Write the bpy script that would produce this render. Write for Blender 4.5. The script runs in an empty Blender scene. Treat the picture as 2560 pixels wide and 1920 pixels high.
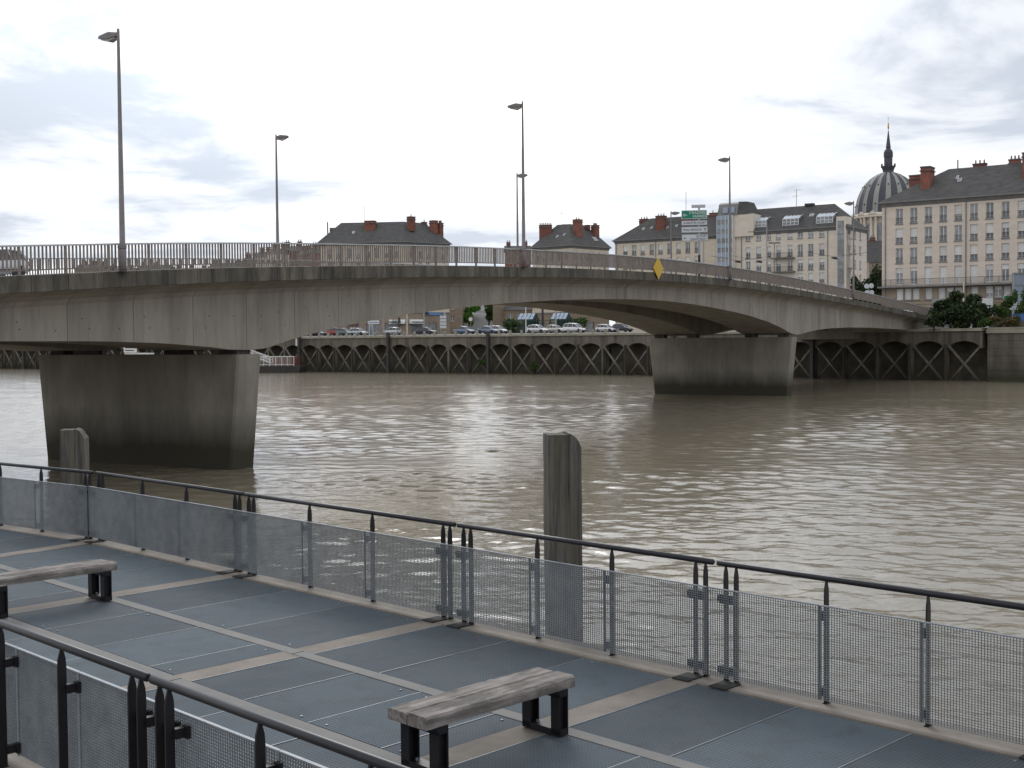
import bpy, math, random
from mathutils import Vector, Matrix
import numpy as np
random.seed(7)
R = math.radians
scene = bpy.context.scene
COL = scene.collection

# ---------------------------------------------------------------- camera
PITCH = math.atan(110 / 3130.0); ROLL = 0.009
fw = Vector((0, math.cos(PITCH), -math.sin(PITCH))); U0 = Vector((0, math.sin(PITCH), math.cos(PITCH))); XW = Vector((1, 0, 0))
right = XW * math.cos(ROLL) - U0 * math.sin(ROLL); up = XW * math.sin(ROLL) + U0 * math.cos(ROLL)
cd = bpy.data.cameras.new('camera'); cam = bpy.data.objects.new('camera', cd); COL.objects.link(cam)
m = Matrix((right, up, -fw)).transposed().to_4x4(); m.translation = (0, 0, 5.9); cam.matrix_world = m
cd.sensor_width = 36; cd.lens = 36 * 3130 / 2560.0; cd.clip_start = 0.1; cd.clip_end = 4000
scene.camera = cam
scene.cycles.max_bounces = 6; scene.cycles.diffuse_bounces = 3; scene.cycles.glossy_bounces = 3; scene.cycles.transmission_bounces = 2

# ---------------------------------------------------------------- world, sun, exposure
SUN_EL, SUN_AZ = R(33), R(-8)          # azimuth from +Y, negative = left
world = bpy.data.worlds.new('World'); scene.world = world; world.use_nodes = True
def nn(nt, typ, **kw):
    n = nt.nodes.new(typ)
    for k, v in kw.items(): setattr(n, k, v)
    return n
def mth(nt, op, a, b=None, clamp=False):
    n = nn(nt, 'ShaderNodeMath', operation=op, use_clamp=clamp)
    for i, v in enumerate((a, b)):
        if v is None: continue
        if isinstance(v, (int, float)): n.inputs[i].default_value = v
        else: nt.links.new(v, n.inputs[i])
    return n.outputs[0]
def ramp(nt, fac, stops, interp='LINEAR'):
    n = nn(nt, 'ShaderNodeValToRGB'); cr = n.color_ramp; cr.interpolation = interp
    while len(cr.elements) < len(stops): cr.elements.new(0.5)
    for e, (p, c) in zip(cr.elements, stops):
        e.position = p; e.color = (*c, 1) if len(c) == 3 else c
    nt.links.new(fac, n.inputs[0]); return n.outputs[0]
def noise(nt, vec, scale, detail=4, rough=0.55, dist=0.0):
    n = nn(nt, 'ShaderNodeTexNoise'); n.inputs['Scale'].default_value = scale; n.inputs['Detail'].default_value = detail
    n.inputs['Roughness'].default_value = rough; n.inputs['Distortion'].default_value = dist
    if vec is not None: nt.links.new(vec, n.inputs['Vector'])
    return n.outputs[0]
def mapping(nt, vec, scale=(1, 1, 1), loc=(0, 0, 0), rot=(0, 0, 0)):
    n = nn(nt, 'ShaderNodeMapping'); n.inputs['Scale'].default_value = scale; n.inputs['Location'].default_value = loc; n.inputs['Rotation'].default_value = rot
    nt.links.new(vec, n.inputs['Vector']); return n.outputs[0]
def mixc(nt, fac, a, b, mode='MIX'):
    n = nn(nt, 'ShaderNodeMix', data_type='RGBA', blend_type=mode)
    for i, v in ((0, fac), (6, a), (7, b)):
        if isinstance(v, (int, float)): n.inputs[i].default_value = v
        elif isinstance(v, tuple): n.inputs[i].default_value = (*v, 1)
        else: nt.links.new(v, n.inputs[i])
    return n.outputs[2]
def build_world():
    nt = world.node_tree; nt.nodes.clear(); L = nt.links
    out = nn(nt, 'ShaderNodeOutputWorld'); bg = nn(nt, 'ShaderNodeBackground'); L.new(bg.outputs[0], out.inputs[0])
    sky = nn(nt, 'ShaderNodeTexSky', sky_type='NISHITA'); sky.sun_disc = False; sky.sun_elevation = SUN_EL; sky.sun_rotation = SUN_AZ; sky.air_density = 1.0; sky.dust_density = 2.0
    skyc = mixc(nt, 1.0, sky.outputs[0], (0.10, 0.10, 0.10), 'MULTIPLY')
    tc = nn(nt, 'ShaderNodeTexCoord'); sep = nn(nt, 'ShaderNodeSeparateXYZ'); L.new(tc.outputs['Generated'], sep.inputs[0])
    dz = mth(nt, 'MAXIMUM', sep.outputs[2], 0.0)
    den = mth(nt, 'ADD', dz, 0.13)
    px = mth(nt, 'DIVIDE', sep.outputs[0], den); py = mth(nt, 'DIVIDE', sep.outputs[1], den)
    cmb = nn(nt, 'ShaderNodeCombineXYZ'); L.new(px, cmb.inputs[0]); L.new(py, cmb.inputs[1])
    p = cmb.outputs[0]
    n1 = noise(nt, mapping(nt, p, (1.0, 0.8, 1), (3.1, 1.7, 0)), 0.8, 5, 0.5, 0.3)         # cloud masses
    n2 = noise(nt, mapping(nt, p, (1, 1, 1), (9.3, 4.2, 0)), 1.7, 8, 0.58, 0.35)            # single clouds
    n3 = noise(nt, mapping(nt, p, (1, 1, 1), (2.0, 8.0, 0)), 0.42, 3, 0.5, 0.0)              # wide brightness
    f = mth(nt, 'ADD', mth(nt, 'MULTIPLY', n1, 0.45), mth(nt, 'MULTIPLY', n2, 0.55))
    shade = ramp(nt, f, [(0.35, (1.22, 1.205, 1.175)), (0.425, (1.04, 1.04, 1.035)), (0.49, (0.84, 0.868, 0.915)), (0.575, (0.58, 0.635, 0.715))], 'EASE')
    wide = ramp(nt, n3, [(0.3, (1.08, 1.08, 1.08)), (0.7, (0.92, 0.93, 0.95))])
    c = mixc(nt, 1.0, shade, wide, 'MULTIPLY')
    # glow of the veiled sun
    sd = nn(nt, 'ShaderNodeVectorMath', operation='DOT_PRODUCT'); L.new(tc.outputs['Generated'], sd.inputs[0])
    sd.inputs[1].default_value = (math.sin(SUN_AZ) * math.cos(SUN_EL), math.cos(SUN_AZ) * math.cos(SUN_EL), math.sin(SUN_EL))
    g = mth(nt, 'POWER', mth(nt, 'MAXIMUM', sd.outputs['Value'], 0.0), 26.0)
    glow = mth(nt, 'ADD', mth(nt, 'MULTIPLY', g, 2.9), 0.99)
    gc = nn(nt, 'ShaderNodeCombineXYZ')
    for i in range(3): L.new(glow, gc.inputs[i])
    c = mixc(nt, 1.0, c, gc.outputs[0], 'MULTIPLY')
    cover = ramp(nt, n1, [(0.30, (0.72, 0.72, 0.72)), (0.42, (1, 1, 1))])
    c = mixc(nt, cover, skyc, c)
    hz = ramp(nt, dz, [(0.0, (1, 1, 1)), (0.10, (0, 0, 0))])
    c = mixc(nt, mth(nt, 'MULTIPLY', hz, 0.45), c, (0.90, 0.93, 0.97))
    c = mixc(nt, mth(nt, 'GREATER_THAN', sep.outputs[2], -0.002), (0.20, 0.19, 0.17), c)
    L.new(c, bg.inputs[0]); bg.inputs[1].default_value = 1.0
build_world()
sl = bpy.data.lights.new('sun', 'SUN'); sl.energy = 0.6; sl.angle = R(20); sl.color = (1.0, 0.96, 0.9)
so = bpy.data.objects.new('sun', sl); COL.objects.link(so)
sdir = Vector((math.sin(SUN_AZ) * math.cos(SUN_EL), math.cos(SUN_AZ) * math.cos(SUN_EL), math.sin(SUN_EL)))
so.rotation_euler = sdir.to_track_quat('Z', 'Y').to_euler(); so.location = (0, 0, 60)
vs = scene.view_settings; vs.view_transform = 'Standard'; vs.look = 'None'; vs.exposure = 0.12; vs.gamma = 1.0; vs.use_curve_mapping = False

# ---------------------------------------------------------------- helpers
class MB:
    def __init__(s): s.v = []; s.f = []
    def poly(s, pts):
        b = len(s.v); s.v += [tuple(p) for p in pts]; s.f.append(tuple(range(b, b + len(pts)))); return s
    def box(s, x0, x1, y0, y1, z0, z1, M=None):
        c = [(x0, y0, z0), (x1, y0, z0), (x1, y1, z0), (x0, y1, z0), (x0, y0, z1), (x1, y0, z1), (x1, y1, z1), (x0, y1, z1)]
        if M is not None: c = [tuple(M @ Vector(p)) for p in c]
        b = len(s.v); s.v += c
        s.f += [(b, b + 3, b + 2, b + 1), (b + 4, b + 5, b + 6, b + 7), (b, b + 1, b + 5, b + 4), (b + 1, b + 2, b + 6, b + 5), (b + 2, b + 3, b + 7, b + 6), (b + 3, b, b + 4, b + 7)]
        return s
    def bar(s, p, q, w, h):          # rectangular bar from p to q, w across, h in the up sense
        p = Vector(p); q = Vector(q); d = (q - p); l = d.length; d.normalize()
        ref = Vector((0, 0, 1)) if abs(d.z) < 0.95 else Vector((0, 1, 0))
        a = d.cross(ref).normalized(); u = a.cross(d)
        M = Matrix((d, a, u)).transposed().to_4x4(); M.translation = p
        return s.box(0, l, -w / 2, w / 2, -h / 2, h / 2, M)
    def loft(s, rings, caps=True):
        b = len(s.v); n = len(rings[0])
        for r_ in rings: s.v += [tuple(p) for p in r_]
        for i in range(len(rings) - 1):
            for j in range(n):
                k = (j + 1) % n
                s.f.append((b + i * n + j, b + i * n + k, b + (i + 1) * n + k, b + (i + 1) * n + j))
        if caps:
            s.f.append(tuple(b + j for j in reversed(range(n)))); e = b + (len(rings) - 1) * n
            s.f.append(tuple(e + j for j in range(n)))
        return s
    def tube(s, pts, rad, seg=8, caps=True):
        rings = []; pts = [Vector(p) for p in pts]
        for i, p in enumerate(pts):
            d = (pts[min(i + 1, len(pts) - 1)] - pts[max(i - 1, 0)]).normalized()
            ref = Vector((0, 0, 1)) if abs(d.z) < 0.95 else Vector((1, 0, 0))
            a = d.cross(ref).normalized(); u = a.cross(d); rr = rad[i] if isinstance(rad, (list, tuple)) else rad
            rings.append([p + (a * math.cos(t) + u * math.sin(t)) * rr for t in [2 * math.pi * k / seg for k in range(seg)]])
        return s.loft(rings, caps)
    def lathe(s, prof, seg=16, a0=0.0, a1=2 * math.pi, cx=0, cy=0):
        full = abs(a1 - a0 - 2 * math.pi) < 1e-6
        n = seg if full else seg + 1
        b = len(s.v)
        for r_, z in prof:
            for k in range(n):
                t = a0 + (a1 - a0) * k / seg; s.v.append((cx + r_ * math.cos(t), cy + r_ * math.sin(t), z))
        for i in range(len(prof) - 1):
            for k in range(seg):
                j = (k + 1) % n if full else k + 1
                s.f.append((b + i * n + k, b + i * n + j, b + (i + 1) * n + j, b + (i + 1) * n + k))
        return s
    def mesh(s, name, mt, smooth=False):
        me = bpy.data.meshes.new(name); me.from_pydata([tuple(p) for p in s.v], [], s.f); me.update()
        if mt is not None: me.materials.append(mt)
        if smooth: me.polygons.foreach_set('use_smooth', [True] * len(me.polygons))
        return me
    def build(s, name, mt, parent=None, loc=None, rz=0.0, smooth=False, M=None):
        return link(name, s.mesh(name, mt, smooth), parent, loc, rz, M)
def link(name, me, parent=None, loc=None, rz=0.0, M=None):
    o = bpy.data.objects.new(name, me); COL.objects.link(o)
    if parent is not None: o.parent = parent
    if M is not None: o.matrix_local = M
    else:
        if loc is not None: o.location = loc
        if rz: o.rotation_euler = (0, 0, rz)
    return o
def tag(o, label=None, cat=None, group=None, kind=None):
    for k, v in (('label', label), ('category', cat), ('group', group), ('kind', kind)):
        if v: o[k] = v
    return o
def thing(name, label, cat, loc=(0, 0, 0), rz=0.0, group=None):
    o = link(name, None, None, loc, rz); return tag(o, label, cat, group)
def bevel(o, w=0.01, seg=2, ang=40):
    b = o.modifiers.new('bevel', 'BEVEL'); b.width = w; b.segments = seg; b.limit_method = 'ANGLE'; b.angle_limit = R(ang); return o
def copy_tree(o, parent=None):
    c = o.copy(); COL.objects.link(c)
    if parent is not None: c.parent = parent
    for ch in list(o.children): copy_tree(ch, c)
    return c
def text_mesh(body, size, mt, name='lettering', align='CENTER', extrude=0.004, bold=0.0, spacing=1.0):
    cu = bpy.data.curves.new(name, 'FONT'); cu.body = body; cu.size = size; cu.align_x = align; cu.align_y = 'CENTER'; cu.extrude = extrude; cu.offset = bold; cu.space_character = spacing
    t = bpy.data.objects.new(name, cu); COL.objects.link(t)
    dg = bpy.context.evaluated_depsgraph_get()
    me = bpy.data.meshes.new_from_object(t.evaluated_get(dg)); bpy.data.objects.remove(t)
    me.name = name; me.materials.clear(); me.materials.append(mt); return me
UPRIGHT = Matrix.Rotation(R(90), 4, 'X')       # lettering that faces -Y

# ---------------------------------------------------------------- materials
MATS = {}
def mat(name, c1, c2=None, rough=0.7, scale=2.0, stretch=(1, 1, 1), metal=0.0, bump=0.0, bscale=None, rnd=0.0, spec=0.5, detail=5, lo=0.35, hi=0.65, extra=None, coords='WORLD'):
    if name in MATS: return MATS[name]
    mt = bpy.data.materials.new(name); mt.use_nodes = True; nt = mt.node_tree; nt.nodes.clear(); L = nt.links
    out = nn(nt, 'ShaderNodeOutputMaterial'); b = nn(nt, 'ShaderNodeBsdfPrincipled'); L.new(b.outputs[0], out.inputs[0])
    b.inputs['Roughness'].default_value = rough; b.inputs['Metallic'].default_value = metal; b.inputs['Specular IOR Level'].default_value = spec
    if coords == 'WORLD': pos = nn(nt, 'ShaderNodeNewGeometry').outputs['Position']
    else: pos = nn(nt, 'ShaderNodeTexCoord').outputs['Object']
    col = None
    if c2 is not None:
        nz = noise(nt, mapping(nt, pos, stretch), scale, detail, 0.6)
        col = mixc(nt, ramp(nt, nz, [(lo, (0, 0, 0)), (hi, (1, 1, 1))]), c1, c2)
    if rnd:
        oi = nn(nt, 'ShaderNodeObjectInfo')
        k = mth(nt, 'ADD', mth(nt, 'MULTIPLY', oi.outputs['Random'], 2 * rnd), 1 - rnd)
        kc = nn(nt, 'ShaderNodeCombineXYZ')
        for i in range(3): L.new(k, kc.inputs[i])
        col = mixc(nt, 1.0, col if col is not None else c1, kc.outputs[0], 'MULTIPLY')
    if extra: col = extra(nt, pos, col if col is not None else c1, b)
    if col is None or isinstance(col, tuple): b.inputs['Base Color'].default_value = (*c1, 1)
    else: L.new(col, b.inputs['Base Color'])
    if bump:
        bn = nn(nt, 'ShaderNodeBump'); bn.inputs['Strength'].default_value = 1.0; bn.inputs['Distance'].default_value = bump
        L.new(noise(nt, mapping(nt, pos, stretch), bscale or scale * 4, 6, 0.6), bn.inputs['Height']); L.new(bn.outputs[0], b.inputs['Normal'])
    MATS[name] = mt; return mt
def sepz(nt, pos):
    s = nn(nt, 'ShaderNodeSeparateXYZ'); nt.links.new(pos, s.inputs[0]); return s.outputs

def ex_streaks(dark, amt, sc=0.9, tide=None):
    def f(nt, pos, col, b):
        st = noise(nt, mapping(nt, pos, (1, 1, 0.06)), sc, 6, 0.65)
        col = mixc(nt, mth(nt, 'MULTIPLY', ramp(nt, st, [(0.48, (0, 0, 0)), (0.68, (1, 1, 1))]), amt), col, dark)
        fi = noise(nt, mapping(nt, pos, (1, 1, 0.12)), sc * 6, 4, 0.6)
        col = mixc(nt, mth(nt, 'MULTIPLY', ramp(nt, fi, [(0.5, (0, 0, 0)), (0.72, (1, 1, 1))]), amt * 0.6), col, dark)
        if tide:
            z0, z1, tc = tide
            z = sepz(nt, pos)[2]
            wob = noise(nt, mapping(nt, pos, (1, 1, 0.3)), 0.8, 5, 0.6)
            zz = mth(nt, 'ADD', z, mth(nt, 'MULTIPLY', mth(nt, 'SUBTRACT', wob, 0.5), 1.2))
            k = nn(nt, 'ShaderNodeMapRange'); k.inputs[1].default_value = z0; k.inputs[2].default_value = z1; k.inputs[3].default_value = 1; k.inputs[4].default_value = 0
            nt.links.new(zz, k.inputs[0]); col = mixc(nt, k.outputs[0], col, tc)
        return col
    return f
M_conc = mat('bridge_concrete', (0.335, 0.304, 0.260), (0.265, 0.239, 0.202), 0.9, 0.6, (1, 1, 0.5), bump=0.01, bscale=6, rnd=0.10, extra=ex_streaks((0.11, 0.098, 0.08), 0.42))
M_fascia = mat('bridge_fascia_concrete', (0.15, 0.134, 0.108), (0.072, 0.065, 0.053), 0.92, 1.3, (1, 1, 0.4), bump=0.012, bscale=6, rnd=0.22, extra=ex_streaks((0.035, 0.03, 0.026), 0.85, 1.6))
M_pier = mat('pier_concrete', (0.30, 0.274, 0.232), (0.215, 0.196, 0.163), 0.9, 0.5, (1, 1, 0.6), bump=0.012, bscale=5, rnd=0.03, extra=ex_streaks((0.08, 0.072, 0.058), 0.35, 0.5, tide=(0.9, 2.7, (0.040, 0.036, 0.022))))
M_quay = mat('quay_concrete', (0.185, 0.16, 0.128), (0.115, 0.10, 0.08), 0.92, 0.5, (1, 1, 0.5), bump=0.02, bscale=3, extra=ex_streaks((0.045, 0.04, 0.033), 0.8, 0.7, tide=(0.5, 2.6, (0.05, 0.048, 0.026))))
M_coping = mat('quay_coping_stone', (0.34, 0.315, 0.26), (0.25, 0.24, 0.17), 0.9, 0.6, bump=0.01)
M_brace = mat('brace_concrete', (0.22, 0.195, 0.16), (0.11, 0.10, 0.08), 0.92, 1.2, (1, 1, 0.5), rnd=0.25, extra=ex_streaks((0.05, 0.045, 0.035), 0.6, 1.0, tide=(0.3, 2.2, (0.055, 0.05, 0.028))))
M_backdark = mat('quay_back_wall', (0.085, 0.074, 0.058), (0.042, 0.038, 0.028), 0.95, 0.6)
M_street = mat('street_asphalt', (0.085, 0.083, 0.08), (0.11, 0.107, 0.10), 0.9, 0.6)
M_pave = mat('pavement_stone', (0.30, 0.28, 0.24), (0.24, 0.22, 0.19), 0.9, 0.5)
M_deckc = mat('deck_concrete', (0.245, 0.213, 0.18), (0.165, 0.142, 0.12), 0.85, 2.2, bump=0.004, bscale=30, rnd=0.05, extra=ex_streaks((0.17, 0.15, 0.12), 0.35, 1.5))
M_strip = mat('deck_steel_strip', (0.16, 0.155, 0.150), (0.19, 0.182, 0.172), 0.8, 3.0, metal=0.0, rnd=0.04)
M_black = mat('black_paint', (0.011, 0.0105, 0.0125), (0.016, 0.015, 0.018), 0.45, 8.0, spec=0.3, bump=0.0006, bscale=60)
M_hand = mat('handrail_paint', (0.014, 0.014, 0.018), (0.020, 0.020, 0.024), 0.36, 6.0, spec=0.32)
M_galv = mat('galvanised_steel', (0.19, 0.21, 0.225), (0.25, 0.27, 0.285), 0.5, 6.0, metal=0.3, rnd=0.05)
M_galvl = mat('galvanised_edge', (0.22, 0.24, 0.26), (0.29, 0.31, 0.33), 0.6, 6.0, metal=0.5)
M_litedge = mat('lit_panel_edge', (0.45, 0.42, 0.30), None, 0.6)  # light on the panel ends, put into the colour
M_bridgerail = mat('bridge_rail_paint', (0.25, 0.213, 0.186), (0.175, 0.148, 0.13), 0.6, 3.0, rnd=0.15)
M_bridgetop = mat('bridge_rail_top', (0.48, 0.49, 0.505), (0.40, 0.40, 0.41), 0.5, 2.0, metal=0.2)
M_lamp = mat('lamp_post_paint', (0.22, 0.195, 0.195), (0.17, 0.15, 0.15), 0.6, 2.0, rnd=0.08)
M_lampglass = mat('lamp_glass', (0.35, 0.32, 0.30), None, 0.2)
M_brick = mat('chimney_brick', (0.26, 0.105, 0.075), (0.18, 0.072, 0.053), 0.9, 1.2, rnd=0.15)
M_cap = mat('chimney_cap', (0.14, 0.125, 0.11), (0.09, 0.08, 0.075), 0.9, 1.0)
M_slate = mat('roof_slate', (0.074, 0.072, 0.072), (0.108, 0.104, 0.10), 0.85, 0.9, (1, 1, 3), rnd=0.06, bump=0.02, bscale=5, spec=0.2)
M_stone = mat('facade_stone', (0.72, 0.625, 0.535), (0.64, 0.55, 0.465), 0.9, 0.5, (1, 1, 3.0), rnd=0.02)
M_stone2 = mat('facade_stone_pale', (0.74, 0.665, 0.565), (0.66, 0.585, 0.49), 0.9, 0.5, (1, 1, 3.0), rnd=0.02)
M_stone3 = mat('facade_stone_dark', (0.33, 0.265, 0.20), (0.26, 0.205, 0.155), 0.9, 0.5, (1, 1, 2.0), rnd=0.02)
M_stone4 = mat('facade_stone_warm', (0.70, 0.61, 0.49), (0.63, 0.54, 0.43), 0.9, 0.5, (1, 1, 3.0), rnd=0.02)
M_zinc = mat('zinc_gutter', (0.22, 0.215, 0.21), (0.17, 0.165, 0.16), 0.6, 1.0)
M_white = mat('white_paint', (0.72, 0.72, 0.70), (0.64, 0.64, 0.62), 0.5, 2.0, rnd=0.04)
M_shut = mat('roller_shutter', (0.74, 0.73, 0.70), (0.66, 0.65, 0.62), 0.6, 1.0, rnd=0.12)
M_glass = mat('window_glass', (0.12, 0.13, 0.142), (0.25, 0.26, 0.275), 0.10, 0.9, rnd=0.35, spec=0.9)  # pale tones put grey-blue reflections and curtains into the base colour
M_iron = mat('guard_iron', (0.05, 0.045, 0.05), None, 0.6, rnd=0.1)
M_carglass = mat('car_glass', (0.02, 0.022, 0.025), None, 0.05, spec=0.8)
M_tyre = mat('tyre_rubber', (0.015, 0.015, 0.015), None, 0.85)
M_rim = mat('wheel_rim', (0.45, 0.46, 0.47), None, 0.35, metal=0.7)
M_trim = mat('car_trim', (0.03, 0.03, 0.032), None, 0.6)
M_red = mat('red_lens', (0.35, 0.02, 0.02), None, 0.3)
M_green = mat('sign_green', (0.0, 0.20, 0.12), None, 0.45)
M_signw = mat('sign_white', (0.60, 0.615, 0.64), None, 0.5)
M_signb = mat('sign_black', (0.015, 0.015, 0.02), None, 0.5)
M_signback = mat('sign_back', (0.33, 0.34, 0.35), None, 0.5, metal=0.3)
M_yellow = mat('sign_yellow', (0.62, 0.40, 0.012), (0.56, 0.35, 0.012), 0.5, 2.0)
M_blue = mat('blue_panel', (0.045, 0.15, 0.36), (0.04, 0.12, 0.30), 0.5, 1.0)
M_bluesign = mat('blue_sign', (0.12, 0.25, 0.5), None, 0.5)
M_dkgreen = mat('dark_green_paint', (0.018, 0.05, 0.038), None, 0.5)
M_palebl = mat('pale_blue_panel', (0.36, 0.43, 0.53), (0.32, 0.39, 0.49), 0.5, 0.7)
M_bill = mat('billboard_panel', (0.25, 0.29, 0.35), (0.21, 0.25, 0.31), 0.4, 0.6)
M_redp = mat('red_paint', (0.19, 0.08, 0.066), (0.14, 0.062, 0.052), 0.6, 0.8)
M_hull = mat('dark_hull', (0.03, 0.028, 0.026), (0.05, 0.045, 0.04), 0.7, 1.0)
M_gold = mat('gilded_statue', (0.62, 0.36, 0.06), None, 0.35, metal=0.6)
M_lead = mat('dome_lead', (0.055, 0.052, 0.066), (0.075, 0.072, 0.086), 0.6, 0.3)
M_domew = mat('dome_pale_rib', (0.33, 0.33, 0.30), (0.27, 0.275, 0.25), 0.8, 0.4)
M_trunk = mat('bark', (0.06, 0.045, 0.032), (0.04, 0.03, 0.022), 0.95, 3.0)
def leafmat(name, a, b): return mat(name, a, b, 0.75, 0.9, rnd=0.0, lo=0.3, hi=0.7, spec=0.25)
M_leafd = leafmat('leaf_dark', (0.018, 0.034, 0.012), (0.045, 0.065, 0.02))
M_leafm = leafmat('leaf_mid', (0.035, 0.075, 0.018), (0.085, 0.13, 0.03))
M_leafb = leafmat('leaf_bright', (0.08, 0.21, 0.025), (0.15, 0.32, 0.05))
M_leafo = leafmat('leaf_ochre', (0.08, 0.075, 0.03), (0.15, 0.115, 0.05))
# perforated deck grating: fine slots as grain on the plates
def ex_grate(nt, pos, col, b):
    tc = nn(nt, 'ShaderNodeTexCoord').outputs['Object']
    w1 = nn(nt, 'ShaderNodeTexWave', wave_type='BANDS', bands_direction='X', wave_profile='SIN'); w1.inputs['Scale'].default_value = 2 * math.pi / 20 / 0.036; nt.links.new(tc, w1.inputs[0])
    w2 = nn(nt, 'ShaderNodeTexWave', wave_type='BANDS', bands_direction='Y', wave_profile='SIN'); w2.inputs['Scale'].default_value = 2 * math.pi / 20 / 0.036; nt.links.new(tc, w2.inputs[0])
    k = mth(nt, 'MULTIPLY', w1.outputs['Fac'], w2.outputs['Fac'])
    k = ramp(nt, k, [(0.30, (0, 0, 0)), (0.55, (1, 1, 1))])
    bp = nn(nt, 'ShaderNodeBump'); bp.inputs['Distance'].default_value = 0.004; bp.inputs['Strength'].default_value = 0.5; bp.invert = True
    nt.links.new(k, bp.inputs['Height']); nt.links.new(bp.outputs[0], b.inputs['Normal'])
    wear = noise(nt, mapping(nt, pos, (1, 1, 1)), 1.1, 4, 0.6)
    col = mixc(nt, mth(nt, 'MULTIPLY', ramp(nt, wear, [(0.42, (0, 0, 0)), (0.70, (1, 1, 1))]), 0.5), col, (0.105, 0.118, 0.128))
    dirt = noise(nt, mapping(nt, pos, (1, 1, 1), (4, 9, 0)), 3.2, 6, 0.7)
    col = mixc(nt, mth(nt, 'MULTIPLY', ramp(nt, dirt, [(0.52, (0, 0, 0)), (0.72, (1, 1, 1))]), 0.45), col, (0.055, 0.055, 0.05))
    return mixc(nt, mth(nt, 'MULTIPLY', k, 0.5), col, (0.025, 0.03, 0.034))
M_grate = mat('deck_grating', (0.080, 0.101, 0.120), (0.097, 0.118, 0.137), 0.8, 1.5, metal=0.0, spec=0.2, rnd=0.26, extra=ex_grate)
def ex_wood(nt, pos, col, b):
    tc = nn(nt, 'ShaderNodeTexCoord').outputs['Object']
    g = noise(nt, mapping(nt, tc, (28, 1.2, 28)), 1.0, 6, 0.65, 0.4)
    col = mixc(nt, mth(nt, 'MULTIPLY', ramp(nt, g, [(0.42, (0, 0, 0)), (0.62, (1, 1, 1))]), 0.7), col, (0.085, 0.075, 0.07))
    s = noise(nt, mapping(nt, tc, (5, 2.2, 5), (3, 1, 0)), 1.0, 5, 0.65)
    col = mixc(nt, mth(nt, 'MULTIPLY', ramp(nt, s, [(0.47, (0, 0, 0)), (0.60, (1, 1, 1))]), 0.75), col, (0.075, 0.07, 0.058))
    bp = nn(nt, 'ShaderNodeBump'); bp.inputs['Distance'].default_value = 0.004; nt.links.new(g, bp.inputs['Height']); nt.links.new(bp.outputs[0], b.inputs['Normal'])
    return col
M_bench = mat('bench_wood', (0.32, 0.285, 0.262), (0.20, 0.176, 0.16), 0.9, 3.0, rnd=0.06, extra=ex_wood, coords='OBJECT')
def ex_pile(nt, pos, col, b):
    tc = nn(nt, 'ShaderNodeTexCoord').outputs['Object']
    g = noise(nt, mapping(nt, tc, (22, 22, 0.55)), 1.0, 7, 0.7, 0.3)
    col = mixc(nt, mth(nt, 'MULTIPLY', ramp(nt, g, [(0.44, (0, 0, 0)), (0.60, (1, 1, 1))]), 0.85), col, (0.048, 0.043, 0.038))
    s = noise(nt, mapping(nt, tc, (4, 4, 0.5), (7, 1, 0)), 1.0, 4, 0.6)
    col = mixc(nt, mth(nt, 'MULTIPLY', ramp(nt, s, [(0.50, (0, 0, 0)), (0.68, (1, 1, 1))]), 0.55), col, (0.085, 0.088, 0.045))
    bp = nn(nt, 'ShaderNodeBump'); bp.inputs['Distance'].default_value = 0.012; nt.links.new(g, bp.inputs['Height']); nt.links.new(bp.outputs[0], b.inputs['Normal'])
    return col
M_pile = mat('pile_wood', (0.145, 0.132, 0.117), (0.10, 0.09, 0.078), 0.95, 2.0, rnd=0.06, extra=ex_pile, coords='OBJECT')
def paint(name, c, rough=0.28): return mat('car_paint_' + name, c, None, rough, metal=0.25, spec=0.6)

# water
def water_mat():
    mt = bpy.data.materials.new('river_water'); mt.use_nodes = True; nt = mt.node_tree; nt.nodes.clear(); L = nt.links
    out = nn(nt, 'ShaderNodeOutputMaterial'); b = nn(nt, 'ShaderNodeBsdfPrincipled'); L.new(b.outputs[0], out.inputs[0])
    pos = nn(nt, 'ShaderNodeNewGeometry').outputs['Position']
    silt = noise(nt, mapping(nt, pos, (0.05, 0.09, 1)), 1.0, 3, 0.5)
    L.new(mixc(nt, silt, (0.195, 0.165, 0.115), (0.235, 0.203, 0.150)), b.inputs['Base Color'])
    b.inputs['Roughness'].default_value = 0.12; b.inputs['IOR'].default_value = 1.333
    rot = (0, 0, R(14))
    w = noise(nt, mapping(nt, pos, (4.2, 6.4, 1), rot=rot), 1.0, 2.0, 0.45, 0.4)
    hgt = mth(nt, 'MULTIPLY', w, 0.010)
    bp = nn(nt, 'ShaderNodeBump'); bp.inputs['Strength'].default_value = 1.0; bp.inputs['Distance'].default_value = 1.0
    L.new(hgt, bp.inputs['Height']); L.new(bp.outputs[0], b.inputs['Normal'])
    return mt
M_water = water_mat()

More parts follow.
